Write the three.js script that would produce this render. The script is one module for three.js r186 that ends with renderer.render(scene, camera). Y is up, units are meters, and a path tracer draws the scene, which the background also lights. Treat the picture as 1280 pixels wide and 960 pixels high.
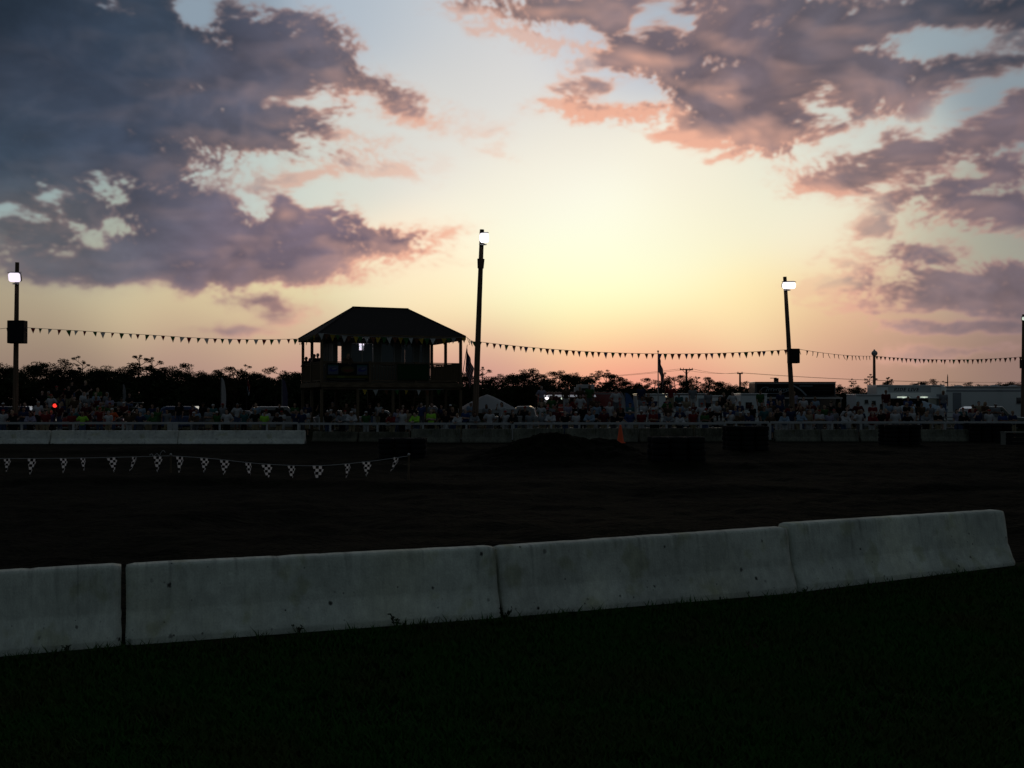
import * as THREE from 'three';
import { mergeGeometries, mergeVertices } from 'three/addons/utils/BufferGeometryUtils.js';
import { RoundedBoxGeometry } from 'three/addons/geometries/RoundedBoxGeometry.js';

// ------------------------------------------------------------------ camera, sky, sun, exposure
const scene = new THREE.Scene();
const EYE = 2.3, F = 1290, PITCH = Math.atan(20 / F);       // focal length in photo pixels (1280 x 960)
const camera = new THREE.PerspectiveCamera(2 * Math.atan(480 / F) * 180 / Math.PI, 4 / 3, 0.1, 4000);
camera.position.set(0, EYE, 0);
camera.rotation.x = PITCH;
const renderer = new THREE.WebGLRenderer({ antialias: true });
renderer.toneMapping = THREE.LinearToneMapping;
renderer.toneMappingExposure = 1;
renderer.shadowMap.enabled = true;

// seeded random numbers and noise
function rng(seed) { let s = seed | 0; return () => { s = (s + 0x6d2b79f5) | 0; let t = Math.imul(s ^ (s >>> 15), 1 | s); t = (t + Math.imul(t ^ (t >>> 7), 61 | t)) ^ t; return ((t ^ (t >>> 14)) >>> 0) / 4294967296; }; }
const PERM = new Uint8Array(512), GX = new Float32Array(256), GY = new Float32Array(256), GZ = new Float32Array(256);
{ const r = rng(77), p = [...Array(256).keys()];
  for (let i = 255; i > 0; i--) { const j = Math.floor(r() * (i + 1)); [p[i], p[j]] = [p[j], p[i]]; }
  for (let i = 0; i < 512; i++) PERM[i] = p[i & 255];
  for (let i = 0; i < 256; i++) { const z = r() * 2 - 1, a = r() * 6.2832, s = Math.sqrt(1 - z * z); GX[i] = s * Math.cos(a) * 1.5; GY[i] = s * Math.sin(a) * 1.5; GZ[i] = z * 1.5; } }
function noise(x, y, z) {
  const xf = Math.floor(x), yf = Math.floor(y), zf = Math.floor(z);
  const X = xf & 255, Y = yf & 255, Z = zf & 255; x -= xf; y -= yf; z -= zf;
  const u = x * x * x * (x * (x * 6 - 15) + 10), v = y * y * y * (y * (y * 6 - 15) + 10), w = z * z * z * (z * (z * 6 - 15) + 10);
  const A = PERM[X] + Y, B = PERM[X + 1] + Y, AA = PERM[A & 511] + Z, AB = PERM[(A + 1) & 511] + Z, BA = PERM[B & 511] + Z, BB = PERM[(B + 1) & 511] + Z;
  const g = (h, a, b, c) => { h = PERM[h & 511]; return GX[h] * a + GY[h] * b + GZ[h] * c; };
  const x1 = g(AA, x, y, z), x2 = g(BA, x - 1, y, z), x3 = g(AB, x, y - 1, z), x4 = g(BB, x - 1, y - 1, z);
  const x5 = g(AA + 1, x, y, z - 1), x6 = g(BA + 1, x - 1, y, z - 1), x7 = g(AB + 1, x, y - 1, z - 1), x8 = g(BB + 1, x - 1, y - 1, z - 1);
  const a = x1 + (x2 - x1) * u, b = x3 + (x4 - x3) * u, c = x5 + (x6 - x5) * u, d = x7 + (x8 - x7) * u;
  const e = a + (b - a) * v, f = c + (d - c) * v; return e + (f - e) * w;
}
function fbm(x, y, z, o) { let s = 0, a = 0.5; for (let i = 0; i < o; i++) { s += a * noise(x, y, z); x = x * 2.03 + 11.3; y = y * 2.03 + 5.7; z = z * 2.03 + 3.1; a *= 0.5; } return s; }
const sat = (x) => x < 0 ? 0 : x > 1 ? 1 : x, sst = (a, b, x) => { x = sat((x - a) / (b - a)); return x * x * (3 - 2 * x); }, mix = (a, b, t) => a + (b - a) * t;
const lin = (c) => { c /= 255; return c <= 0.04045 ? c / 12.92 : Math.pow((c + 0.055) / 1.055, 2.4); };

// The sky: air and clouds by direction. Coordinates (px, py) below are tangents of the angle north and up of due west, in units of 1/1290,
// so that a cloud stands at a fixed bearing and height in the sky: px 640 is due west, py 500 is the horizon.
function makeSky() {
  const W = 4096, H = 2048, data = new Float32Array(W * H * 4);
  // colours of clear air at known bearings (sRGB 0-255)
  const air = [
    [40, 20, 120, 138, 156], [230, 15, 140, 156, 170], [470, 30, 184, 193, 202], [540, 40, 200, 204, 208], [560, 90, 211, 211, 210], [450, 160, 213, 214, 208], [330, 200, 194, 204, 198], [520, 150, 218, 217, 211], [400, 215, 212, 216, 206], [640, 120, 222, 220, 216],
    [30, 215, 150, 170, 172], [110, 310, 172, 176, 160], [560, 190, 230, 227, 218], [640, 250, 248, 243, 222], [720, 300, 255, 255, 224], [730, 365, 255, 251, 206], [620, 310, 255, 251, 222], [820, 340, 255, 252, 212], [640, 350, 255, 249, 208], [700, 250, 252, 249, 230], [800, 280, 255, 253, 226],
    [800, 410, 255, 234, 175], [704, 432, 252, 215, 160], [760, 455, 252, 186, 148], [760, 475, 240, 158, 138], [644, 447, 229, 182, 153], [640, 475, 208, 152, 140], [854, 453, 242, 179, 146], [860, 475, 228, 160, 138], [500, 345, 252, 234, 200], [560, 380, 253, 234, 186],
    [424, 382, 230, 214, 175], [704, 382, 254, 250, 198], [904, 402, 254, 224, 173], [564, 333, 255, 240, 207], [300, 390, 216, 196, 158], [150, 387, 200, 183, 150], [30, 390, 170, 154, 130], [60, 437, 158, 138, 118], [60, 465, 148, 124, 112], [250, 438, 187, 157, 134], [250, 468, 176, 142, 130], [354, 433, 206, 171, 143], [400, 462, 196, 152, 140], [540, 450, 220, 172, 148],
    [850, 300, 252, 247, 214], [950, 260, 243, 238, 212], [1044, 303, 242, 229, 199], [960, 390, 248, 220, 170], [1000, 425, 229, 186, 148], [1024, 453, 211, 166, 140], [1100, 445, 198, 154, 132], [1164, 463, 172, 138, 118], [1080, 380, 226, 192, 152],
    [1220, 330, 176, 170, 150], [1160, 300, 196, 190, 168], [1260, 450, 150, 122, 112], [1080, 140, 204, 208, 200], [1000, 200, 228, 227, 211], [1180, 45, 150, 164, 172], [1270, 80, 140, 152, 160], [820, 15, 178, 186, 196],
    [700, 180, 240, 235, 221], [860, 215, 246, 240, 219], [760, 60, 196, 200, 208], [1150, 415, 190, 156, 134], [1260, 300, 160, 160, 148],
  ];
  // colours of thick cloud at known bearings
  const thick = [
    [0, 0, 33, 43, 55], [90, 60, 46, 57, 73], [180, 20, 56, 68, 84], [330, 80, 80, 82, 98], [60, 110, 56, 62, 76], [150, 170, 62, 71, 88], [20, 170, 56, 70, 86], [300, 150, 84, 85, 98], [420, 100, 106, 100, 110],
    [480, 115, 116, 104, 112], [60, 290, 92, 95, 100], [200, 280, 88, 88, 102], [100, 335, 96, 94, 104], [330, 300, 112, 102, 116], [440, 300, 122, 106, 118], [300, 340, 112, 98, 108],
    [680, 10, 124, 110, 114], [800, 70, 118, 106, 114], [900, 60, 108, 98, 108], [960, 130, 116, 102, 108], [1080, 90, 104, 96, 104], [1200, 20, 70, 74, 86], [1270, 10, 54, 60, 72], [1040, 20, 96, 92, 102],
    [1200, 180, 112, 100, 108], [1100, 205, 130, 112, 114], [1240, 235, 108, 98, 108], [1180, 365, 124, 110, 116], [1260, 400, 110, 98, 106], [1200, 440, 150, 124, 122], [850, 140, 122, 108, 114],
  ];
  const blend = (tab, x, y, s2, out) => { let w = 0, r = 0, g = 0, b = 0; for (const t of tab) { const dx = x - t[0], dy = (y - t[1]) * 1.35, q = Math.exp(-(dx * dx + dy * dy) / s2) + 1e-9 / (1 + dx * dx + dy * dy); w += q; r += q * t[2]; g += q * t[3]; b += q * t[4]; } out[0] = r / w; out[1] = g / w; out[2] = b / w; };
  const fit = (tab, s2) => { const goal = tab.map((t) => t.slice()), c = [0, 0, 0]; for (let k = 0; k < 5; k++) for (let i = 0; i < tab.length; i++) { blend(tab, goal[i][0], goal[i][1], s2, c); for (let q = 0; q < 3; q++) tab[i][q + 2] = Math.max(20, Math.min(275, tab[i][q + 2] + (goal[i][q + 2] - c[q]) * .7)); } };
  fit(air, 7000);
  // clouds: [px, py, half width, half height, tilt in degrees, raggedness (1 = usual), thickness cap]
  const C = [
    // great bank over the south-west
    [60, 40, 190, 95, 0, 1, 2], [-60, 120, 260, 140, 0, 1, 2], [150, 130, 190, 62, 4, 1, 2], [180, 60, 110, 62, 0, 1, 2], [330, 62, 92, 50, 8, 1, 2], [300, 110, 110, 45, 10, 1, 2], [270, 165, 120, 26, 6, .9, 2], [345, 150, 52, 14, 8, .7, 1.2], [415, 85, 45, 30, 30, .9, 1.6], [465, 108, 50, 17, 20, .7, 1.4], [490, 128, 26, 8, 25, .6, .5], [60, 185, 150, 52, 0, 1, 2], [170, 195, 90, 30, 4, .9, 2], [275, 8, 22, 14, 0, .8, .5], [20, 250, 60, 22, 0, .9, 1.5],
    // second bank below it
    [200, 262, 105, 36, 4, 1, 2], [270, 305, 135, 45, 4, 1, 2], [140, 322, 120, 28, 0, .6, 2], [130, 341, 125, 12, 0, .2, 1.6], [260, 338, 120, 14, 0, .2, 1.6], [345, 272, 24, 22, 0, .8, 1.2], [420, 295, 62, 30, 6, .9, 2], [470, 302, 50, 20, 8, .8, 1.6], [524, 304, 26, 9, -8, .6, 1.1], [500, 306, 42, 15, 4, .8, 1.5], [330, 333, 120, 18, -6, .25, 1.6], [400, 328, 70, 13, -10, .3, 1.2], [60, 295, 40, 20, 0, 1.1, .9], [10, 295, 26, 16, 0, 1, .7], [180, 240, 46, 15, 10, .9, 1.6], [120, 268, 40, 26, 0, 1, 1.2], [40, 262, 34, 16, 0, 1, .9],
    // small ones in the clear
    [378, 219, 30, 7, -18, .7, .45], [318, 226, 14, 5, 0, .6, .35], [437, 172, 26, 5, 14, .6, .35], [483, 210, 20, 7, 14, .6, .32], [620, 183, 13, 7, 20, .6, .22], [604, 153, 22, 4, 0, .5, .14], [332, 382, 36, 8, 4, .25, 1.2], [358, 400, 16, 5, 0, .2, .6], [295, 415, 34, 5, 0, .2, .7], [280, 240, 26, 6, 8, .6, .7], [550, 200, 10, 6, 20, .6, .1], [640, 40, 52, 10, 20, .9, .35], [600, 20, 40, 12, 18, 1, .22], [556, 290, 20, 5, -14, .5, .16],
    // bank over the north-west
    [700, 14, 92, 22, 8, .9, 1.6], [790, 10, 40, 18, 0, .9, 1.4], [820, 66, 62, 32, 18, 1, 1.8], [910, 50, 100, 50, 6, 1, 2], [990, 85, 110, 58, 0, 1, 2], [900, 112, 90, 36, 8, 1, 1.8], [960, 150, 62, 34, -10, .9, 1.8], [845, 140, 62, 20, 4, .9, 1.6], [715, 128, 32, 13, 0, .8, .7], [760, 132, 36, 11, 6, .8, .9], [880, 160, 40, 22, 12, .9, 1.2], [1000, 168, 50, 18, -14, .8, 1.2], [1090, 95, 75, 34, 6, 1, 2], [1160, 98, 50, 20, -12, .9, 1.6], [1060, 30, 110, 34, 0, 1, 2], [1190, 14, 130, 18, 4, .7, 2], [1290, 8, 90, 26, 0, .8, 2], [930, 8, 80, 24, 0, 1, 1.8], [742, 58, 46, 16, 10, 1, .3], [750, 104, 18, 9, 0, .8, .8],
    // bars further north
    [1250, 78, 42, 12, -4, .8, 1.2], [1278, 42, 10, 9, 0, .8, .6], [1070, 217, 52, 13, -8, .8, .9], [1035, 232, 40, 7, 10, .7, .6], [1130, 196, 70, 17, -10, .9, 1.5], [1220, 172, 58, 26, -22, .9, 1.8], [1290, 145, 50, 30, -20, .9, 1.8], [1240, 212, 50, 22, -6, 1, 1.6], [1180, 235, 46, 18, -8, 1, 1.0], [1170, 255, 34, 14, 0, 1.1, .7], [1250, 255, 60, 26, 0, 1, 1.2], [1275, 285, 18, 16, 0, 1, .5], [1128, 248, 9, 12, 20, .8, .4],
    [1086, 279, 15, 11, -30, .9, .3], [1110, 298, 15, 10, 10, .9, .6], [1136, 322, 34, 10, 6, .7, 1.0], [1074, 327, 14, 12, 0, .9, .32], [1178, 318, 12, 12, 0, .8, .6], [1150, 342, 50, 12, -4, .9, .9], [1013, 351, 8, 9, 0, .8, .22], [1040, 361, 12, 6, 0, .8, .2], [1070, 362, 14, 7, 0, .8, .3], [1085, 382, 16, 5, -6, .7, .34], [1120, 365, 36, 12, -6, .7, 1.3], [1220, 352, 90, 22, 0, .9, 1.8], [1260, 372, 130, 24, 0, .7, 1.9], [1190, 378, 70, 14, -4, .7, 1.6], [1250, 406, 90, 17, 0, .5, 1.5], [1190, 414, 46, 5, 0, .4, .7], [1210, 440, 66, 7, -4, .7, .5], [1155, 441, 12, 5, 0, .6, .25],
  ].map(([x, y, a, b, t, rag, cap]) => ({ x, y, a, b, c: Math.cos(t * Math.PI / 180), s: Math.sin(t * Math.PI / 180), m: Math.sqrt(a * b), rag, cap }));
  const cov = [0, 0, 0];
  const cover = (x, y) => {                            // thickness of cloud at a bearing, before its billows
    let sum = 0, cap = 0, rag = 0, wr = 1e-6;
    for (const c of C) {
      const dx = x - c.x, dy = y - c.y, far = c.a * 2.3 + 60; if (Math.abs(dx) > far || Math.abs(dy) > far) continue;
      const u = (dx * c.c + dy * c.s) / c.a, v = (-dx * c.s + dy * c.c) / c.b, k = Math.sqrt(u * u + v * v);
      const size = c.b < 18 ? Math.min(c.m * .6, 12) : Math.min(c.b, 30), d = Math.max(-3, Math.min((1 - k) * size / 15, 1.7)), e = Math.exp(d * 3.2);
      sum += e; rag += e * c.rag * Math.min(1, .5 + c.b / 40); wr += e;
      cap = Math.max(cap, Math.min(c.cap, Math.max(0, d + 1.3) * .95));
    }
    cov[0] = sum > 0 ? Math.log(sum) / 3.2 : -3; cov[1] = cap; cov[2] = rag / wr;
  };
  const puffs = (x, y, z) => (.85 - 2.2 * Math.abs(noise(x * 1.5, y * 1.5, z * 1.5))) * .5 + (.8 - 2 * Math.abs(noise(x * 3.4 + 9, y * 3.4, z * 3.4))) * .34;   // cauliflower heads
  const billow = (x, y, z) => puffs(x, y, z) + (.7 - 2 * Math.abs(noise(x * 7.4 + 3, y * 7.4, z * 7.4))) * .28 + fbm(x * 11, y * 11, z * 11, 4) * .85;
  // clear gaps in the banks
  const GAPS = [[66, 246, 26, 9, 1], [118, 298, 24, 11, 1], [150, 254, 18, 5, .8], [372, 128, 34, 9, 1.1], [338, 122, 10, 8, .9], [20, 132, 34, 4, .7], [240, 14, 20, 16, 1.2], [816, 14, 20, 12, 1.3], [852, 30, 16, 8, 1], [948, 28, 18, 20, .7], [786, 112, 34, 10, 1.2], [905, 116, 22, 8, 1], [1040, 134, 22, 5, .8], [1165, 46, 44, 16, 1.3], [722, 46, 34, 14, 1], [1218, 208, 30, 5, .8], [314, 258, 16, 14, .8], [8, 272, 20, 7, .8], [80, 318, 24, 7, .7], [148, 276, 14, 8, .8], [1180, 338, 30, 5, .6], [1110, 340, 20, 6, .6], [1170, 396, 60, 4, .9], [1200, 424, 90, 5, 1], [300, 240, 14, 6, .6]];
  const A = [0, 0, 0], B = [0, 0, 0];
  for (let j = 0; j < H; j++) {
    const el = ((j + 0.5) / H - 0.5) * Math.PI;       // first row lies at the nadir
    const ce = Math.cos(el), se = Math.sin(el);
    for (let i = 0; i < W; i++) {
      const o = (j * W + i) * 4; data[o + 3] = 1;
      if (el < -0.02) { data[o] = 0.012; data[o + 1] = 0.012; data[o + 2] = 0.012; continue; }
      const a = ((i + 0.5) / W - 0.5) * 2 * Math.PI;   // u = 0.5 looks along +x in three.js's equirectangular map
      const dx = Math.cos(a) * ce, dz = Math.sin(a) * ce, dy = se;
      const north = dx, west = -dz;
      // glow of the set sun, due west a little to the right
      const sx = 0.1, cosSun = (north * sx + west) / Math.hypot(sx, 1), up = sat(se);
      let r, g, b, px = 0, py = 0, inView = 0;
      if (west > 0.35) { px = 640 + F * north / west; py = 500 - F * dy / west; inView = (1 - sst(760, 1150, Math.abs(px - 640))) * (1 - sst(560, 900, 500 - py)); }
      // the wide sky: dims from the west over the zenith to the east
      const f = sst(-0.75, 1.0, cosSun), f2 = f * f;
      r = mix(64, 190, f2); g = mix(78, 172, f2); b = mix(86, 165, f2);
      const hz = Math.exp(-up * 6); r += hz * mix(8, 0, f2); 
      if (inView > 0) { blend(air, px, py, 7000, A); r = mix(r, A[0], inView); g = mix(g, A[1], inView); b = mix(b, A[2], inView); }
      // clouds
      const q = 1 / (0.16 + up), nx = dx * 13, ny = dy * 24, nz = dz * 13;
      const wx = noise(nx * .8, ny * .8, nz * .8) * .5, wy = noise(nx * .8 + 40, ny * .8, nz * .8) * .5;
      let v = -9, cap = 1.4, lit = 0, n1 = 0, n2 = 0, patch = 0;
      if (inView > 0.001) {
        const wk = .2 + .8 * sst(430, 310, py), wpx = px + wk * noise(nx * 1.6 + 5, ny * 1.6, nz * 1.6) * 24 + noise(nx * 4 + 5, ny * 4, nz * 4) * 9, wpy = py + wk * noise(nx * 1.6, ny * 1.6 + 8, nz * 1.6) * 15 + noise(nx * 4, ny * 4 + 8, nz * 4) * 6;
        cover(wpx, wpy); v = cov[0]; cap = cov[1]; const rag = cov[2];
        if (v > -1.9) {
          n1 = fbm(nx + wx, ny + wy, nz, 3); n2 = billow(nx + wy, ny, nz + wx);
          const v0 = v; v += (n1 * 2.0 + n2 * 1.25 - .3) * rag;
          for (const [gx, gy, ga, gb, gw] of GAPS) { const e = ((wpx - gx) / ga) ** 2 + ((wpy - gy) / gb) ** 2; if (e < 6) v -= gw * 1.15 * Math.exp(-e * .8) * (1 + n2 * .5); }
          const tx = 740 - px, ty = 480 - py, tl = Math.hypot(tx, ty) + 1;
          cover(wpx + tx / tl * 26, wpy + ty / tl * 26); const broad = v0 - Math.min(cov[0], v0 + .3);
          const st = .011, here = puffs(nx + wy, ny, nz + wx), near2 = puffs(nx + wy + tx / tl * st * 13, ny - ty / tl * st * 24, nz + wx);
          lit = sat(broad * .56 + (here - near2) * .36 * rag) * Math.exp(-tl * tl / 520000);
          patch = sst(.1, .55, noise(nx * 1.3 + 7, ny * 2.6, nz * 1.3)) * .6;
        }
      }
      if (inView < 0.999) {                            // beyond the west: the same broken cloud, seen from below
        const cx = dx * q, cz = dz * q, m = fbm(cx * .9 + 3, cz * .9, 2.2, 6) * 2.1 + .42;
        v = mix(Math.max(m, -1) , v, inView); cap = mix(1.5, cap, inView);
      }
      if (v > -1.15) {
        if (inView > 0) blend(thick, px, py, 7000, B);
        const br = mix(46, 76, f2), bg = mix(56, 78, f2), bb = mix(61, 90, f2);
        let cr = mix(br, B[0], inView), cg = mix(bg, B[1], inView), cb = mix(bb, B[2], inView);
        const tone = 1 + (n1 * .34 + n2 * .05) * inView; cr *= tone; cg *= tone; cb *= tone;
        const near = Math.exp(-((px - 740) ** 2 + (py - 380) ** 2) / 300000) * inView;
        const pr = mix(160, 255, near), pg = mix(130, 190, near), pb = mix(128, 160, near);   // sunset on thin edges and undersides
        const edge = 1 - sst(-.25, .75, v), glow = sat(edge * .8 * (0.28 + near) + lit * 1.25 * (0.25 + near) + patch * .4 * near + (1 - sat(cap / 1.0)) * .55 * (.3 + near) * inView);
        cr = mix(cr, pr, glow); cg = mix(cg, pg, glow); cb = mix(cb, pb, glow);
        const veil = sst(-1.15, .1, v) * sat(.28 + n2 * .3) * inView, alpha = sat(sst(-.48, .46, v) + veil * .6) * sat(mix(.34, 1, sat(cap / .9))) * sat(cap * 3);
        r = mix(r, cr, alpha); g = mix(g, cg, alpha); b = mix(b, cb, alpha);
      }
      data[o] = lin(r); data[o + 1] = lin(g); data[o + 2] = lin(b);
    }
  }
  const t = new THREE.DataTexture(data, W, H, THREE.RGBAFormat, THREE.FloatType);
  t.mapping = THREE.EquirectangularReflectionMapping; t.magFilter = THREE.LinearFilter; t.minFilter = THREE.LinearFilter; t.needsUpdate = true;
  return t;
}
const skyTex = makeSky();
scene.background = skyTex; scene.environment = skyTex;
// what is left of the sun: at the horizon, west by a little north, very weak and wide
const sun = new THREE.DirectionalLight(new THREE.Color(1, 0.62, 0.38), 0.05);
sun.position.set(8, 3.2, -100); sun.target.position.set(0, 0, 0); sun.castShadow = true; sun.shadow.radius = 24;
Object.assign(sun.shadow.camera, { left: -70, right: 70, top: 40, bottom: -40, near: 1, far: 400 }); sun.shadow.mapSize.set(2048, 2048);
scene.add(sun, sun.target);

// ------------------------------------------------------------------ helpers
const V = (x, y, z) => new THREE.Vector3(x, y, z);
const cP = Math.cos(PITCH), sP = Math.sin(PITCH);
// a bearing in the photograph turned into a point at a known distance (metres ahead of the camera)
function at(x, y, d) { const a = (x - 640) / F, b = (480 - y) / F, up = b * cP + sP, fwd = cP - b * sP, k = d / fwd; return V(a * k, EYE + up * k, -d); }
const X = (x, d) => at(x, 500, d).x;
const taken = new Map();
function numbered(n) { const k = (taken.get(n) ?? -1) + 1; taken.set(n, k); return k ? n + '_' + String(k).padStart(3, '0') : n; }
function shade(o) { o.traverse((m) => { if (m.isMesh) { m.castShadow = true; m.receiveShadow = true; } }); return o; }
function thing(name, label, category, pos = [0, 0, 0], turn = 0, group) {
  const o = new THREE.Group(); o.name = numbered(name); o.position.set(...pos); o.rotation.y = turn; o.userData = { label, category }; if (group) o.userData.group = group; scene.add(o); return o;
}
function part(parent, name, geo, mat, pos, rot) { const m = new THREE.Mesh(geo, mat); m.name = name; if (pos) m.position.set(...pos); if (rot) m.rotation.set(...rot); m.castShadow = m.receiveShadow = true; parent.add(m); return m; }
function solo(name, label, category, geo, mat, group) { const m = new THREE.Mesh(geo, mat); m.name = numbered(name); m.userData = { label, category }; if (group) m.userData.group = group; m.castShadow = m.receiveShadow = true; scene.add(m); return m; }
function structure(name, geo, mat) { const m = new THREE.Mesh(geo, mat); m.name = numbered(name); m.userData = { kind: 'structure' }; m.castShadow = m.receiveShadow = true; scene.add(m); return m; }
function copy(o, label, group) { const c = o.clone(); c.name = numbered(o.name.replace(/_\d{3}$/, '')); c.userData = { ...o.userData }; if (label) c.userData.label = label; if (group) c.userData.group = group; scene.add(c); return c; }
const box = (w, h, d, x = 0, y = 0, z = 0) => new THREE.BoxGeometry(w, h, d).translate(x, y, z);
const rbox = (w, h, d, r = .02, x = 0, y = 0, z = 0, seg = 2) => new RoundedBoxGeometry(w, h, d, seg, r).translate(x, y, z);
const cyl = (r0, r1, h, n = 12, x = 0, y = 0, z = 0) => new THREE.CylinderGeometry(r1, r0, h, n).translate(x, y + h / 2, z);   // r0 at the foot
const plain = (g) => { g = g.index ? g.toNonIndexed() : g; for (const k of Object.keys(g.attributes)) if (!['position', 'normal', 'uv'].includes(k)) g.deleteAttribute(k); return g; };
const join = (list) => mergeGeometries(list.map(plain));
function bar(a, b, r0, r1 = r0, n = 7) { const d = b.clone().sub(a), l = d.length(), g = new THREE.CylinderGeometry(r1, r0, l, n); g.translate(0, l / 2, 0); g.applyQuaternion(new THREE.Quaternion().setFromUnitVectors(V(0, 1, 0), d.normalize())); g.translate(a.x, a.y, a.z); return g; }
function cable(points, r, n = 60, s = 5) { return new THREE.TubeGeometry(new THREE.CatmullRomCurve3(points), n, r, s); }
function sag(a, b, drop, n = 16) { const p = []; for (let i = 0; i <= n; i++) { const t = i / n; p.push(V(mix(a.x, b.x, t), mix(a.y, b.y, t) - drop * 4 * t * (1 - t), mix(a.z, b.z, t))); } return p; }

// textures: what surfaces are made of
function tex(w, h, fn, { srgb = true, repeat = [1, 1], nearest = false } = {}) {
  const data = new Uint8Array(w * h * 4);
  for (let j = 0; j < h; j++) for (let i = 0; i < w; i++) { const c = fn(i / w, j / h, i, j), o = (j * w + i) * 4; data[o] = sat(c[0]) * 255; data[o + 1] = sat(c[1]) * 255; data[o + 2] = sat(c[2]) * 255; data[o + 3] = 255; }
  const t = new THREE.DataTexture(data, w, h); if (srgb) t.colorSpace = THREE.SRGBColorSpace; t.wrapS = t.wrapT = THREE.RepeatWrapping; t.magFilter = nearest ? THREE.NearestFilter : THREE.LinearFilter; t.minFilter = THREE.LinearMipmapLinearFilter; t.generateMipmaps = true; t.repeat.set(...repeat); t.needsUpdate = true; return t;
}
// noise that repeats over a tile of size p
const loop = (u, v, f, o = 4, z = 0) => { const a = u * 6.28318, b = v * 6.28318, k = f / 6.28318; return fbm(Math.cos(a) * k + 20 + z, Math.sin(a) * k + Math.cos(b) * k * 1.01 + 7, Math.sin(b) * k + 3.3 + z, o); };
const M = {};
const std = (o) => new THREE.MeshPhysicalMaterial({ roughness: .9, specularIntensity: .5, ...o });
const grey = (v, t = 0) => new THREE.Color().setRGB(v * (1 + t), v, v * (1 - t));
M.soil = std({ color: 0xffffff, roughness: 1, specularIntensity: .03,
  map: tex(512, 512, (u, v) => { const n = loop(u, v, 14, 4), m = loop(u, v, 60, 3, 9), k = .105 + n * .07 + m * .07; return [k * .98, k * .98, k * .7]; }),
  bumpMap: tex(512, 512, (u, v) => { const n = .5 + loop(u, v, 40, 4, 4) * .7 + loop(u, v, 150, 3, 2) * .3; return [n, n, n]; }, { srgb: false }), bumpScale: .05 });
M.turf = std({ color: 0xffffff, roughness: 1, specularIntensity: .06,
  map: tex(512, 512, (u, v) => { const n = loop(u, v, 12, 4), m = loop(u, v, 90, 4, 9), k = .15 + n * .07 + m * .1, d = sst(.05, .35, loop(u, v, 7, 4, 30)); return [k * mix(.8, 1.2, d), k * mix(1.08, .98, d), k * mix(.55, .68, d)]; }),
  bumpMap: tex(512, 512, (u, v) => { const n = .5 + loop(u, v, 120, 4, 4) * .8; return [n, n, n]; }, { srgb: false }), bumpScale: .03 });
function concreteTex(seed, base, tint) {
  const r = rng(seed), pits = [...Array(46)].map(() => [r(), r() * r(), .0016 + r() * r() * .008, .3 + r() * .9]), streak = [...Array(50)].map(() => [r(), .2 + r() * .8, .003 + r() * .012, r()]);
  return tex(1024, 256, (u, v) => {
    const x4 = u * 4; let k = base + fbm(x4 * 1.3, v * 1.3, seed, 4) * .17 + fbm(x4 * 10, v * 10, seed + .5, 3) * .12 + fbm(x4 * 46, v * 5, seed + 2.5, 2) * .05 + fbm(x4 * 60, v * 60, seed, 2) * .09;
    for (const [x, len, w, s] of streak) { const dx = Math.abs(((u - x + 1.5) % 1) - .5); if (dx < w && v > 1 - len) k -= .2 * s * (1 - dx / w) * sst(1 - len, 1, v) * (.7 + fbm(x4 * 30, v * 4, 5.5, 2)); }
    const warm = sat(fbm(x4 * .9, v * .9, seed + 20, 3) * 1.2), blot = sst(.14, .34, fbm(x4 * 2.6, v * 2.6, seed + 41, 4));
    for (const [x, y, q, s] of pits) { const dx = (u - x) * 4, dy = v - y, e = Math.sqrt(dx * dx + dy * dy) * (1 + noise(x4 * 60, v * 60, 3) * .5); if (e < q * 4) k -= .5 * s * sst(1, .3, e / (q * 4)); }
    k *= 1 - blot * .08; return [k * (tint[0] + warm * .02), k * tint[1], k * (tint[2] - warm * .06 - blot * .06)];
  });
}
const cBump = tex(1024, 256, (u, v) => { const n = .5 + fbm(u * 160, v * 40, 8, 3) * .5 + Math.min(0, fbm(u * 60, v * 15, 2, 3) * 1.4 + .35); return [n, n, n]; }, { srgb: false });
const concrete = (seed, base = .85, tint = [.98, 1, .94]) => std({ map: concreteTex(seed, base, tint), bumpMap: cBump, bumpScale: .006, roughness: .95, specularIntensity: .2 });
const woodMap = tex(256, 1024, (u, v) => { const g = Math.sin((u * 9 + loop(u, v, 3, 3) * 1.2) * 6.283) * .5 + .5, k = .5 + g * .12 + loop(u, v * .2, 60, 3, 5) * .2; return [k, k * .9, k * .78]; });
M.pole = std({ map: woodMap, color: new THREE.Color().setRGB(.6, .52, .5), roughness: .95, specularIntensity: .1 });
M.deckWood = std({ map: woodMap, color: new THREE.Color().setRGB(.5, .46, .4), roughness: .92, specularIntensity: .2 });
M.roof = std({ color: new THREE.Color().setRGB(.045, .04, .038), roughness: .95, specularIntensity: .1 });
M.wall = std({ color: new THREE.Color().setRGB(.16, .17, .15), roughness: .9, specularIntensity: .2 });
M.frame = std({ color: new THREE.Color().setRGB(.3, .29, .26), roughness: .7 });
M.glass = new THREE.MeshPhysicalMaterial({ color: 0xffffff, transmission: 1, thickness: 0, roughness: .03, ior: 1.5 });
M.dark = std({ color: grey(.02), roughness: .8, specularIntensity: .3 });
M.metal = std({ color: grey(.35), metalness: .8, roughness: .45 });
M.black = std({ color: grey(.012), roughness: .75, specularIntensity: .3 });
M.whitePaint = std({ color: grey(.46), roughness: .6, specularIntensity: .4 });
M.rubber = std({ color: grey(.014), roughness: .9, specularIntensity: .25 });
M.cord = std({ color: grey(.25), roughness: .8 });
M.whiteCord = std({ color: grey(.55), roughness: .8 });
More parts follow.
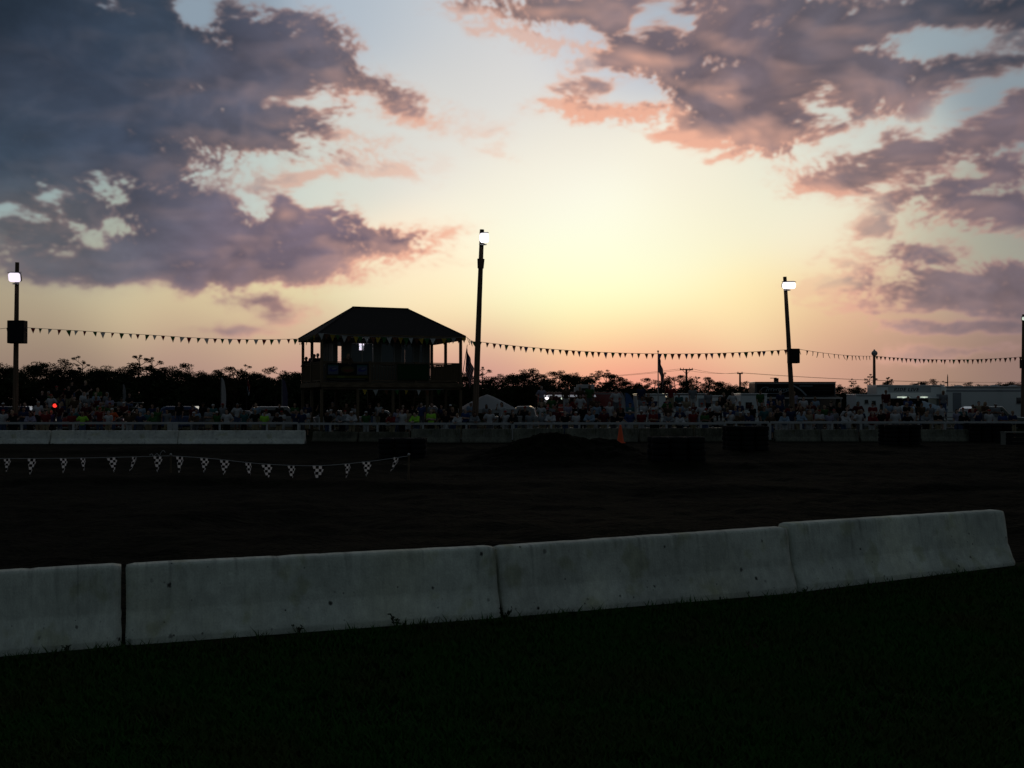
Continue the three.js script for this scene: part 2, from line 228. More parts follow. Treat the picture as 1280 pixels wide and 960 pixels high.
M.lampWhite = new THREE.MeshStandardMaterial({ color: 0x222222, emissive: new THREE.Color().setRGB(1, .94, 1), emissiveIntensity: 2.2 });
M.lampViolet = new THREE.MeshStandardMaterial({ color: 0x222222, emissive: new THREE.Color().setRGB(.95, .84, 1), emissiveIntensity: 1.12 });
M.tube = new THREE.MeshStandardMaterial({ color: 0x222222, emissive: new THREE.Color().setRGB(.75, .85, .7), emissiveIntensity: .8 });
M.red = new THREE.MeshStandardMaterial({ color: 0x300000, emissive: new THREE.Color().setRGB(1, .045, .03), emissiveIntensity: 1.25 });

// ------------------------------------------------------------------ the ground
{
  const g = new THREE.PlaneGeometry(2400, 2400, 1, 1).rotateX(-Math.PI / 2), uv = g.attributes.uv; for (let i = 0; i < uv.count; i++) uv.setXY(i, uv.getX(i) * 600, uv.getY(i) * 600);
  structure('ground', g, M.turf);
}
// line of the near wall on the ground: feet of its joints as seen in the photograph
const JOINTS = [[-300, 846], [156.5, 806], [629, 771], [1000, 740], [1274, 706]].map(([x, y]) => { const d = EYE * F / (y - 500); return V(X(x, d), 0, -d); });
const wallZ = (x) => { const J = JOINTS; for (let i = 0; i < J.length - 1; i++) if (x <= J[i + 1].x || i === J.length - 2) { const t = (x - J[i].x) / (J[i + 1].x - J[i].x); return mix(J[i].z, J[i + 1].z, t); } };
const fieldY = (x, z) => {
  const d = -z, w = sst(0, 2.5, wallZ(x) - z) * sst(54, 47, d); if (w <= 0) return .006;
  return .006 + w * Math.max(0, .06 + fbm(x * .22, z * .22, 5, 4) * .22 + fbm(x * 1.3, z * 1.3, 2, 4) * .11 + .12 * sst(.2, .9, Math.sin(d * .75 + x * .06 + fbm(x * .1, z * .1, 1, 2) * 3)) * sst(14, 26, d) + .03 * sst(49, 52, d) * sst(57, 54, d));
};
{
  const nx = 360, nz = 210, pos = [], uv = [], idx = [];
  for (let j = 0; j <= nz; j++) for (let i = 0; i <= nx; i++) {
    const x = mix(-46, 46, i / nx), zf = wallZ(x) - .25, z = mix(zf, -58.5, Math.pow(j / nz, 1.35)); pos.push(x, fieldY(x, z), z); uv.push(x / 5, z / 5);
  }
  for (let j = 0; j < nz; j++) for (let i = 0; i < nx; i++) { const a = j * (nx + 1) + i, b = a + 1, c = a + nx + 1, d = c + 1; idx.push(a, b, c, b, d, c); }
  const g = new THREE.BufferGeometry(); g.setAttribute('position', new THREE.Float32BufferAttribute(pos, 3)); g.setAttribute('uv', new THREE.Float32BufferAttribute(uv, 2)); g.setIndex(idx); g.computeVertexNormals();
  structure('dirt_field', g, M.soil);
}
// heap of earth in the middle of the field
{
  const n = 90, pos = [], uv = [], idx = [], cx = X(700, 37), cz = -37;
  for (let j = 0; j <= n; j++) for (let i = 0; i <= n; i++) {
    const x = mix(-5.4, 5.4, i / n), z = mix(-4, 4, j / n);
    const h = .95 * Math.exp(-(((x + .35) / 1.55) ** 2) - ((z / 1.7) ** 2)) + .62 * Math.exp(-(((x - 1.9) / 1.5) ** 2) - (((z + .2) / 1.6) ** 2)) + .3 * Math.exp(-(((x + 2.2) / 1.3) ** 2) - (((z - .4) / 1.5) ** 2));
    const fade = sst(5.4, 4, Math.abs(x)) * sst(4, 3, Math.abs(z)); const lump = (fbm(x * 1.6, z * 1.6, 8, 5) * .5 + Math.abs(noise(x * 3.6, z * 3.6, 4)) * .18) * sst(0, .5, h);
    pos.push(cx + x, fieldY(cx + x, cz + z) * (1) - .03 + (h + lump * .55) * fade, cz + z); uv.push(x / 5, z / 5);
  }
  for (let j = 0; j < n; j++) for (let i = 0; i < n; i++) { const a = j * (n + 1) + i, b = a + 1, c = a + n + 1, d = c + 1; idx.push(a, c, b, b, c, d); }
  const g = new THREE.BufferGeometry(); g.setAttribute('position', new THREE.Float32BufferAttribute(pos, 3)); g.setAttribute('uv', new THREE.Float32BufferAttribute(uv, 2)); g.setIndex(idx); g.computeVertexNormals();
  solo('dirt_mound', 'lumpy heap of dark earth in the middle of the dirt field', 'dirt mound', g, M.soil);
}
// grass in front of the wall
{
  const r = rng(5), blades = [];
  for (let i = 0; i < 9; i++) {
    const a = r() * 6.283, l = .03 + r() * .04, w = .0035 + r() * .003, lean = .02 + r() * .05, bx = (r() - .5) * .05, bz = (r() - .5) * .05, cx = Math.cos(a), sz = Math.sin(a);
    const P = [[bx - sz * w, 0, bz + cx * w], [bx + sz * w, 0, bz - cx * w], [bx + cx * lean * .4 + sz * w * .7, l * .6, bz + sz * lean * .4 - cx * w * .7], [bx + cx * lean * .4 - sz * w * .7, l * .6, bz + sz * lean * .4 + cx * w * .7], [bx + cx * lean, l, bz + sz * lean]];
    const g = new THREE.BufferGeometry(); g.setAttribute('position', new THREE.Float32BufferAttribute(P.flat(), 3)); g.setIndex([0, 1, 2, 0, 2, 3, 3, 2, 4]); g.computeVertexNormals(); blades.push(g);
  }
  const tuft = mergeGeometries(blades), N = 46000, mesh = new THREE.InstancedMesh(tuft, std({ color: 0xffffff, roughness: .9, specularIntensity: .12 }), N);
  mesh.name = 'grass'; mesh.userData = { kind: 'stuff', label: 'short dark green grass in front of the near concrete wall', category: 'grass' };
  const m = new THREE.Matrix4(), q = new THREE.Quaternion(), c = new THREE.Color(); let k = 0;
  while (k < N) {
    const d = 5.6 + r() * 10.5, x = (r() * 2 - 1) * (.53 * d + .6), z = -d; const wz = wallZ(x), gap = z - wz; if (x < JOINTS[4].x + .1 ? gap < .3 : r() > .5 || gap < .2) continue;
    const bald = fbm(x * .7, z * .7, 3, 3); if (bald < -.12 && r() < .6) continue;
    const long = gap < .5 && x < JOINTS[4].x && r() < .2 ? 1.2 + r() * 1.1 : .7 + r() * .7;
    q.setFromAxisAngle(V(0, 1, 0), r() * 6.283); m.compose(V(x, 0, z), q, V(long * .8 + .2, long, long * .8 + .2)); mesh.setMatrixAt(k, m);
    const dry = sat(fbm(x * .9, z * .9, 9, 4) * 1.6 + r() * .3); c.setRGB(mix(.022, .05, dry), mix(.085, .06, dry), mix(.014, .02, dry)); mesh.setColorAt(k, c); k++;
  }
  mesh.receiveShadow = mesh.castShadow = true; scene.add(mesh);
}
// taller weeds at the foot of the wall
{
  const r = rng(8);
  const weed = (x, y, h, n, label) => {
    const d = EYE * F / (y - 500), o = thing('weed', label, 'weed', [X(x, d), 0, -d + .06], 0, 'weeds at the foot of the near wall'), st = [], lf = [];
    for (let i = 0; i < n; i++) {
      const a = r() * 6.283, l = h * (.6 + r() * .5), e = V(Math.cos(a) * l * .55, l * .8, Math.sin(a) * l * .3 + l * .1); st.push(bar(V(0, -.01, 0), e, .004, .0015, 5));
      for (let j = 0; j < 4; j++) { const t = .3 + j * .22, p = e.clone().multiplyScalar(Math.min(t, 1)), g = new THREE.PlaneGeometry(.05 * h / .2, .018 * h / .2).translate(.025 * h / .2, 0, 0); g.rotateZ(r() * 2 - .6); g.rotateY(r() * 6.283); g.translate(p.x, p.y, p.z); lf.push(g); }
    }
    part(o, 'stem', join(st), M.weed); part(o, 'foliage', join(lf), M.weed);
  };
  M.weed = std({ color: new THREE.Color().setRGB(.03, .045, .018), side: THREE.DoubleSide });
  weed(90, 812, .09, 6, 'low weed at the wall foot left of the leaning joint, under the first block'); weed(495, 781, .15, 5, 'thin branched weed standing against the second block of the near wall'); weed(375, 790, .12, 5, 'small weed tuft at the foot of the second block, away from its joints'); weed(632, 771, .13, 8, 'bushy weed growing in the joint between second and third blocks'); weed(1150, 716, .12, 4, 'thin weed at the foot of the last block of the near wall'); weed(1003, 741, .1, 5, 'low weed at the open joint before the last block');
}

// ------------------------------------------------------------------ concrete walls
// one block of a traffic wall: a flared foot, a steep upper face, worn edges
function wallBlock(len, H, seed, half = [.29, .285, .17, .09]) {
  const r = rng(seed), prof = [], s = H / .81;
  const key = [[half[0], -.05], [half[0], .02], [half[1], .07], [half[2] + .02, .28 * s], [half[2], .33 * s], [half[2] - .008, .38 * s], [half[3] + .012, .76 * s], [half[3] + .004, H - .018], [half[3] - .014, H]];
  for (let i = 0; i < key.length - 1; i++) for (let k = 0; k < 3; k++) prof.push([mix(key[i][0], key[i + 1][0], k / 3), mix(key[i][1], key[i + 1][1], k / 3)]);
  prof.push(key[key.length - 1]); for (let k = 1; k < 4; k++) prof.push([mix(half[3] - .014, -half[3] + .014, k / 4), H + .002]);
  const P = prof.concat(prof.slice(0, key.length * 3 - 2).reverse().map(([z, y]) => [-z, y]));
  const n = Math.round(len * 14), pos = [], uv = [], idx = [], np = P.length; let arc = [0]; for (let k = 1; k < np; k++) arc.push(arc[k - 1] + Math.hypot(P[k][0] - P[k - 1][0], P[k][1] - P[k - 1][1]));
  const bites = [...Array(6)].map(() => [(r() - .5) * len, .03 + r() * .06, .002 + r() * r() * .006]), off = r();
  for (let i = 0; i <= n; i++) {
    const x = (i / n - .5) * len, end = len / 2 - Math.abs(x);
    for (let k = 0; k < np; k++) {
      let [z, y] = P[k]; const top = sst(H - .1, H, y), round = Math.max(0, 1 - end / .05);
      let e = fbm(x * 5, y * 5 + seed, z * 5, 3) * .006; if (top > 0) for (const [bx, bw, bd] of bites) { const q = Math.abs(x - bx) / bw; if (q < 1) e -= bd * top * (1 - q * q); }
      y += e * (y > .02 ? 1 : 0) - round * round * .024 * top * (.5 + fbm(seed, y * 9, 2, 2)); z *= 1 + e * 1.2 - round * round * .1;
      const jag = end < 1e-6 ? fbm(y * 9 + seed, z * 4, 1, 3) * .022 : 0;
      pos.push(x + jag, y, z); uv.push(.01 + .98 * (x / len + .5), .02 + .9 * Math.min(arc[k], arc[np - 1] - arc[k]));
    }
  }
  for (let i = 0; i < n; i++) for (let k = 0; k < np - 1; k++) { const a = i * np + k, b = a + 1, c = a + np, d = c + 1; idx.push(a, c, b, b, c, d); }
  for (const i of [0, n]) { const c = pos.length / 3; pos.push((i / n - .5) * len, H * .4, 0); uv.push(.5, .3); for (let k = 0; k < np - 1; k++) i ? idx.push(c, i * np + k + 1, i * np + k) : idx.push(c, k, k + 1); }
  const g = new THREE.BufferGeometry(); g.setAttribute('position', new THREE.Float32BufferAttribute(pos, 3)); g.setAttribute('uv', new THREE.Float32BufferAttribute(uv, 2)); g.setIndex(idx); g.computeVertexNormals(); return g;
}
function placeBlock(a, b, H, seed, mat, label, category, group, lift = 0, gap = .028) {
  const d = b.clone().sub(a), len = d.length() - gap, m = solo('concrete_barrier', label, category, wallBlock(len, H, seed), mat, group);
  m.position.copy(a).add(b).multiplyScalar(.5); m.position.y = lift; m.rotation.y = Math.atan2(-d.z, d.x); return m;
}
const cA = concrete(11), cB = concrete(23, .86), cC = concrete(31, .83, [.99, 1, .94]), cD = concrete(47, .86);
// the joints above are feet of the near face; the block's middle stands 0.29 m behind
{
  const n = (a, b) => { const d = b.clone().sub(a).normalize(); return V(d.z, 0, -d.x).multiplyScalar(.29); };
  const J = JOINTS, tall = [.73, .725, .745, .77], tilt = [0, 0, .011, -.012], mats = [cA, cB, cC, cD], lift = [-.005, -.005, -.01, -.002];
  const L = ['white concrete barrier block left of the leaning first joint, cut by the picture edge', 'long white concrete barrier block with a branched weed at its foot', 'white concrete barrier block with rounded worn end, before the raised last block', 'last white concrete barrier block, standing proud of its neighbour with a free end'];
  const labels = ['white concrete barrier block running on past the block with the branched weed', L[1], L[2], L[3]];
  for (let i = 0; i < 4; i++) { const o = n(J[i], J[i + 1]), m = placeBlock(J[i].clone().add(o), J[i + 1].clone().add(o), tall[i], 3 + i * 7, mats[i], labels[i], 'barrier', 'blocks of the near white wall', lift[i], i > 1 ? .06 : .034); m.rotation.z = tilt[i]; if (i === 3) m.translateZ(-.03); }
}
// far side: white blocks on the left, bare grey ones further on
{
  const y0 = [['white far barrier block whose free end stands left of the tower', 382, 224], ['white far barrier block, second from its free end near the tower', 224, 64], ['white far barrier block, third from its free end near the tower', 64, -98]];
  const far = concrete(61, .86, [1, 1, .96]), d = 54.2; y0.forEach(([l, a, b], i) => placeBlock(V(X(b, d), 0, -d - i * .1), V(X(a, d), 0, -d), .7, 90 + i, far, l, 'barrier', 'white blocks of the far wall', .0));
  const dull = concrete(71, .36, [1, .98, .86]), dull2 = concrete(83, .42, [1, 1, .9]);
  const G = [[392, 448, 57.6, 56.9, 0, 'dull grey low block beside the free end of the white far wall'], [449, 512, 57, 56.8, 0, 'dull grey low block behind a tyre stack below the tower'], [514, 576, 56, 56, 1, 'grey barrier block left of the lamp pole with the highest lamp'], [577, 640, 56, 56, 1, 'grey barrier block to the right of the highest lamp pole'], [641, 705, 56.6, 56.6, 1, 'grey barrier block behind the top of the earth heap'], [706, 797, 56.8, 56.8, 1, 'grey barrier block behind the orange cone'], [798, 866, 57, 57, 0, 'grey barrier block between the cone and the tall flag'], [868, 905, 57.4, 57.4, 0, 'short grey block beside a gap in the far wall'], [968, 1025, 57.4, 57.4, 1, 'grey barrier block below the leaning lamp pole'], [1026, 1072, 57.4, 57.4, 1, 'grey barrier block, second beyond the leaning lamp pole'], [1074, 1108, 57.4, 57.4, 1, 'grey barrier block just before the tyre stack under the round-headed pole'], [1150, 1212, 57.4, 57.4, 1, 'grey barrier block between the last two tyre stacks']];
  G.forEach(([a, b, d1, d2, k, l], i) => placeBlock(V(X(a, d1), 0, -d1), V(X(b, d2), 0, -d2), i < 2 ? .55 : i > 7 ? .66 : .74, 200 + i, k ? dull2 : dull, l, 'barrier', 'grey blocks of the far wall'));
}

// ------------------------------------------------------------------ the judges' tower
const TH = Math.atan2(.376, .927), TC = [-8.45, 0, -66.25];
const tower = thing('judges_tower', 'two storey wooden judges tower with dark hip roof, open deck and glazed cabin', 'tower', TC, TH);
const tw = (x, y, z) => V(x, y, z).applyAxisAngle(V(0, 1, 0), TH).add(V(...TC));
{
  const t = tower, EX = 4.65, EZ = 3.25, YE = 6.28, YR = 8.2, RX = 1.75;
  // roof: four slopes, a soffit and a board round the eaves
  const rp = [[-EX, YE, EZ], [EX, YE, EZ], [EX, YE, -EZ], [-EX, YE, -EZ], [-RX, YR, 0], [RX, YR, 0]].map((p) => V(...p));
  const slope = (...q) => { const g = new THREE.BufferGeometry(), p = []; for (let i = 1; i < q.length - 1; i++) p.push(...rp[q[0]].toArray(), ...rp[q[i]].toArray(), ...rp[q[i + 1]].toArray()); g.setAttribute('position', new THREE.Float32BufferAttribute(p, 3)); g.computeVertexNormals(); g.setAttribute('uv', new THREE.Float32BufferAttribute(new Float32Array(p.length / 3 * 2), 2)); return g; };
  const roof = part(t, 'roof', join([slope(0, 1, 5, 4), slope(1, 2, 5), slope(2, 3, 4, 5), slope(3, 0, 4)]), M.roof);
  part(roof, 'ridge_cap', rbox(RX * 2 + .2, .07, .22, .03, 0, YR + .02, 0), M.roof);
  for (const [a, b] of [[0, 4], [1, 5], [2, 5], [3, 4]]) part(roof, 'hip_cap', bar(rp[a].clone().add(V(0, .01, 0)), rp[b].clone().add(V(0, .01, 0)), .06, .06, 6), M.roof);
  part(roof, 'soffit', box(EX * 2 - .1, .05, EZ * 2 - .1, 0, YE - .12, 0), M.frame);
  part(roof, 'eaves_board', box(EX * 2, .2, .04, 0, YE - .1, EZ), M.deckWood); part(roof, 'eaves_board', box(EX * 2, .2, .04, 0, YE - .1, -EZ), M.deckWood);
  part(roof, 'eaves_board', box(.04, .2, EZ * 2 - .05, EX, YE - .1, 0), M.deckWood); part(roof, 'eaves_board', box(.04, .2, EZ * 2 - .05, -EX, YE - .1, 0), M.deckWood);
  // deck of planks on beams and posts
  const DX = 4.5, DZ = 3.12, YD = 3.36; const n = 30, pw = DX * 2 / n;
  const deck = part(t, 'deck', box(DX * 2 - .1, .12, DZ * 2 - .1, 0, YD - .1, 0), M.deckWood);
  const plank = box(pw - .012, .035, DZ * 2, 0, 0, 0); for (let i = 0; i < n; i++) part(deck, 'plank', plank, M.deckWood, [-DX + (i + .5) * pw, YD, 0]);
  for (const s of [-1, 1]) { part(deck, 'rim_board', box(DX * 2, .26, .05, 0, YD - .15, s * (DZ + .03)), M.deckWood); part(deck, 'rim_board', box(.05, .26, DZ * 2, s * (DX + .03), YD - .15, 0), M.deckWood); part(deck, 'beam', box(DX * 2 - .2, .2, .1, 0, YD - .32, s * (DZ - .15)), M.deckWood); }
  const px = [-4.4, -2.2, 0, 2.2, 4.4], post = box(.16, 1, .16, 0, .5, 0);
  const put = (x, z, y0, y1) => { const m = part(t, 'post', post, M.deckWood, [x, y0, z]); m.scale.y = y1 - y0; };
  for (const z of [-3, 3]) for (const x of px) put(x, z, 0, YD - .42); for (const x of [-4.4, 4.4]) put(x, 0, 0, YD - .42);
  for (const z of [-3, 3]) for (const x of [-4.4, 4.4]) put(x, z, YD + .02, YE - .15); for (const x of [-4.4, 4.4]) put(x, 0, YD + .02, YE - .15); put(-1.45, 3, YD + .02, YD + 1.3); put(1.45, 3, YD + .02, YD + 1.3); put(0, -3, YD + .02, YE - .15);
  // balustrade
  const baluster = box(.045, 1.08, .045, 0, .54, 0), Y0 = YD + .1;
  const side = (x0, z0, x1, z1) => {
    const l = Math.hypot(x1 - x0, z1 - z0), a = Math.atan2(-(z1 - z0), x1 - x0), r = part(t, 'balustrade', box(l, .05, .14, 0, 1.22, 0), M.deckWood, [(x0 + x1) / 2, YD + .02, (z0 + z1) / 2], [0, a, 0]);
    part(r, 'rail', box(l, .09, .05, 0, 1.13, 0), M.deckWood); part(r, 'rail', box(l, .09, .05, 0, .1, 0), M.deckWood);
    const k = Math.round(l / .17); for (let i = 1; i < k; i++) part(r, 'baluster', baluster, M.deckWood, [-l / 2 + i * l / k, .06, 0]);
  };
  side(-4.32, 3, 4.32, 3); side(-4.4, 2.92, -4.4, .08); side(-4.4, -.08, -4.4, -2.92); side(4.4, 2.92, 4.4, .08); side(4.4, -.08, 4.4, -2.92); side(-4.32, -3, 4.32, -3);
  // cabin: walls of panels between glazed openings, on all four sides
  const CX0 = -3.3, CX1 = 2.75, CZ = 1.75, YT = YE - .15, SILL = YD + 1.0, HEAD = YT - .28;
  const run = (L, openings, pos, rot, name) => {     // a wall of length L with openings [from, to, sill, head]
    const w = part(t, 'cabin_wall', box(L, .01, .1, 0, YD + .02, 0), M.wall, pos, rot), pieces = []; let x = 0;
    for (const [a, b, s0, h0] of openings) {
      if (a > x) pieces.push(box(a - x, YT - YD - .03, .1, (a + x) / 2 - L / 2, (YT + YD) / 2, 0)); pieces.push(box(b - a, s0 - YD - .03, .1, (a + b) / 2 - L / 2, (s0 + YD + .03) / 2, 0), box(b - a, YT - h0, .1, (a + b) / 2 - L / 2, (YT + h0) / 2, 0)); x = b;
      const c = (a + b) / 2 - L / 2, f = .05, fr = part(w, s0 < YD + .2 ? 'door_frame' : 'window_frame', join([box(f, h0 - s0, .13, a - L / 2 + f / 2, (s0 + h0) / 2, 0), box(f, h0 - s0, .13, b - L / 2 - f / 2, (s0 + h0) / 2, 0), box(b - a - 2 * f, f, .13, c, h0 - f / 2, 0), box(b - a - 2 * f, f, .13, c, s0 + f / 2, 0), ...(b - a > 1 ? [box(f, h0 - s0 - 2 * f, .11, c, (s0 + h0) / 2, 0)] : [])]), M.frame);
      if (name !== 'open') part(w, 'pane', box(b - a - 2 * f, h0 - s0 - 2 * f, .008, c, (s0 + h0) / 2, 0), M.glass);
    }
    if (x < L) pieces.push(box(L - x, YT - YD - .03, .1, (L + x) / 2 - L / 2, (YT + YD) / 2, 0));
    part(w, 'wall_panel', join(pieces), M.wall);
  };
  const L = CX1 - CX0, mx = (CX0 + CX1) / 2;
  run(L, [[.08, .42, SILL - .1, HEAD + .05], [.95, 2.4, SILL, HEAD], [2.85, 3.75, SILL, HEAD], [4.15, 5.0, SILL - .1, HEAD], [5.35, 5.62, SILL - .1, HEAD]], [mx, 0, CZ], [0, 0, 0]);
  run(L, [[.7, 1.5, YD + .06, HEAD], [5.36, 5.5, SILL + .15, HEAD - .15]], [mx, 0, -CZ], [0, 0, 0]);
  run(CZ * 2 - .1, [[.4, 1.5, SILL, HEAD], [1.9, 3.0, SILL, HEAD]], [CX0, 0, 0], [0, Math.PI / 2, 0]); run(CZ * 2 - .1, [[.35, .65, SILL, HEAD], [1.75, 2.5, YD + .06, HEAD]], [CX1, 0, 0], [0, Math.PI / 2, 0]);
  part(t, 'cabin_floor', box(L, .04, CZ * 2 - .1, mx, YD + .04, 0), M.dark);
  // stair at the back
  const st = part(t, 'stair', join([bar(V(4.6, 0, -5.6), V(4.6, YD, -3.3), .06), bar(V(3.5, 0, -5.6), V(3.5, YD, -3.3), .06)]), M.deckWood);
  for (let i = 0; i < 14; i++) part(st, 'tread', box(1.1, .04, .24, 4.05, .2 + i * .23, -5.5 + i * .165), M.deckWood);
}
// banners hung on the front of the balustrade
function canvasMat(w, h, draw, o = {}) { const c = document.createElement('canvas'); c.width = w; c.height = h; const x = c.getContext('2d'); draw(x, w, h); const t = new THREE.CanvasTexture(c); t.colorSpace = THREE.SRGBColorSpace; return std({ map: t, roughness: .7, specularIntensity: .3, ...o }); }
function hung(name, label, cat, w, h, mat, x, y, z) { const g = new THREE.BoxGeometry(w, h, .012, 12, 4, 1), p = g.attributes.position; for (let i = 0; i < p.count; i++) p.setZ(i, p.getZ(i) + .012 * Math.sin(p.getX(i) * 7) * Math.cos(p.getY(i) * 3)); g.computeVertexNormals(); const m = solo(name, label, cat, g, mat); m.position.copy(tw(x, y, z)); m.rotation.y = TH; return m; }
hung('sponsor_banner', 'wide dark banner with two blue and white panels on the tower balustrade', 'banner', 2.55, 1.02, canvasMat(512, 208, (c, w, h) => {
  c.fillStyle = '#15181a'; c.fillRect(0, 0, w, h); for (const x of [14, 370]) { c.fillStyle = '#565c6c'; c.fillRect(x, 18, 128, 118); c.fillStyle = '#3a3f78'; c.beginPath(); c.ellipse(x + 66, 76, 52, 26, -.15, 0, 7); c.fill(); c.fillStyle = '#6c747c'; c.beginPath(); c.ellipse(x + 78, 66, 30, 10, -.15, 0, 7); c.fill(); c.fillStyle = '#2c5a58'; c.fillRect(x, 18, 128, 16); }
  c.fillStyle = '#4d4426'; c.beginPath(); c.ellipse(256, 76, 84, 44, 0, 0, 7); c.fill(); c.fillStyle = '#6b3a30'; c.beginPath(); c.ellipse(262, 84, 56, 20, 0, 0, 7); c.fill(); c.fillStyle = '#544b26'; c.fillRect(200, 62, 100, 12);
  c.fillStyle = '#55531e'; c.fillRect(0, 150, w, 30); c.fillStyle = '#5f6a34'; c.fillRect(130, 152, 90, 26); c.fillStyle = '#4a4a44'; c.fillRect(40, 190, 430, 12); }), -2.85, 4.0, 3.1);
hung('sponsor_banner', 'plain dark green banner on the right half of the tower balustrade', 'banner', 2.0, 1.0, canvasMat(64, 32, (c, w, h) => { c.fillStyle = '#14331a'; c.fillRect(0, 0, w, h); c.fillStyle = '#173a1c'; c.fillRect(3, 3, w - 6, h - 6); }), 1.25, 4.02, 3.1);
// lamp fixture seen through the cabin window
{
  const p = tw(-1.62, 5.62, 1.55), o = thing('ceiling_lamp', 'two glowing white lamp bars behind the tower cabin window', 'lamp', p.toArray(), TH);
  part(o, 'housing', rbox(.34, .5, .06, .02, 0, 0, -.04), M.metal); for (const s of [-1, 1]) part(o, 'lens', rbox(s > 0 ? .3 : .22, .13, .05, .02, s > 0 ? 0 : -.03, s * .15, .02), M.lampViolet);
  const l = new THREE.PointLight(new THREE.Color(.85, .85, 1), .35); l.position.copy(p).add(V(.05, 0, .16)); l.castShadow = true; l.shadow.radius = 6; scene.add(l);
}

// ------------------------------------------------------------------ lamp poles
const DP = 62.6;
function lampPole(label, topX, topY, baseX, d, r, opt) {
  const top = at(topX, topY, d), base = V(X(baseX, d), 0, -d), ax = top.clone().sub(base), o = thing('lamp_pole', label, 'lamp pole', base.toArray());
  const P = (t) => ax.clone().multiplyScalar(t), H = ax.length();
  const pole = part(o, 'pole', (() => { const g = new THREE.CylinderGeometry(r * .72, r * 1.12, H + .4, 14, 24).translate(0, H / 2 - .2, 0), p = g.attributes.position; for (let i = 0; i < p.count; i++) { const k = 1 + .05 * noise(p.getX(i) * 6, p.getY(i) * .9, p.getZ(i) * 6); p.setX(i, p.getX(i) * k); p.setZ(i, p.getZ(i) * k); } g.applyQuaternion(new THREE.Quaternion().setFromUnitVectors(V(0, 1, 0), ax.clone().normalize())); return g; })(), M.pole);
  const w = opt.w, h = opt.h, zf = r + .28, yl = at(opt.lamp[0], opt.lamp[1], d - zf).sub(base);
  part(o, 'bracket', join([box(Math.abs(yl.x - P(yl.y / ax.y).x) + .3, .07, .07, (yl.x + P(yl.y / ax.y).x) / 2, yl.y - h * .62, r + .05), box(.07, .07, .3, yl.x, yl.y - h * .62, r + .12)]), M.metal);
  const hd = part(o, 'lamp_housing', rbox(w * .96, h * .94, .36, .16, 0, 0, -.03, 5), M.metal, [yl.x, yl.y, zf - .06], [.22, opt.turn || 0, 0]); part(hd, 'visor', rbox(w * .9, .03, .36, .012, 0, h / 2 + .005, .02), M.metal);
  part(hd, 'lens', new RoundedBoxGeometry(w * .94, h * .92, .34, 6, .15).translate(0, 0, .06), opt.mat);
  const l = new THREE.SpotLight(opt.tint, 5, 0, 1.1, .7); l.position.copy(base).add(V(yl.x, yl.y - .05, zf + .2)); l.target.position.set(l.position.x * .6, 0, -36); l.castShadow = true; l.shadow.radius = 12; scene.add(l, l.target);
  if (opt.collar) part(o, 'splice', (() => { const y0 = opt.collar / ax.y; return bar(P(y0), P(y0 + .045), r * 1.05, r * 1.25, 10); })(), M.pole);
  if (opt.speaker) { const [sx, sy, sw, sh] = opt.speaker, c = at(sx, sy, d - .5).sub(base), s = part(o, 'loudspeaker', rbox(sw, sh, .55, .04), M.black, [c.x, c.y, r + .32]); part(s, 'grille', rbox(sw * .86, sh * .88, .02, .008, 0, 0, .285), M.dark); part(s, 'mount', box(.1, sh * .9, .12, 0, 0, -.32), M.metal); }
  return { o, base, top };
}
const tintV = new THREE.Color(.86, .76, 1), tintW = new THREE.Color(1, .95, 1);
const poleL = lampPole('straight lamp pole with violet-white lamp and square black loudspeaker', 21.5, 328, 19, DP, .16, { lamp: [18.5, 346.5], w: .8, h: .6, mat: M.lampViolet, tint: tintV, speaker: [21.5, 415, 1.0, 1.38], turn: -.2 });
const poleC = lampPole('tallest lamp pole with square white lamp, beside the tower', 602.5, 287, 593, DP, .185, { lamp: [605, 297], w: .58, h: .62, mat: M.lampWhite, tint: tintW, collar: 10.3, turn: .2 });
const poleR = lampPole('leaning lamp pole with wide white lamp and small black loudspeaker', 981, 346, 992.5, DP, .15, { lamp: [986, 356.5], w: .86, h: .44, mat: M.lampWhite, tint: tintW, speaker: [992, 445, .64, .88], turn: .15 });
const poleF = lampPole('dark lamp pole at the end of the furthest pennant string', 1280, 393, 1279, 84, .2, { lamp: [1281, 398], w: .5, h: .3, mat: M.tube, tint: new THREE.Color(.9, 1, .7), speaker: [1280, 455, .5, .7] });
// plain pole with a round head, further back
const poleB = (() => {
  const d = 92, top = at(1093, 441, d), base = V(X(1093, d), 0, -d), o = thing('round_headed_pole', 'slim pole with a round lamp head behind the white trailer', 'pole', base.toArray());
  part(o, 'pole', cyl(.16, .11, top.y, 12), M.pole); part(o, 'lamp_globe', new THREE.SphereGeometry(.28, 16, 12).scale(1, .9, .6).translate(0, top.y - .05, .08), M.metal); part(o, 'cap', cyl(.1, .06, .14, 10, 0, top.y + .16, .05), M.metal); return { o, top, base };
})();

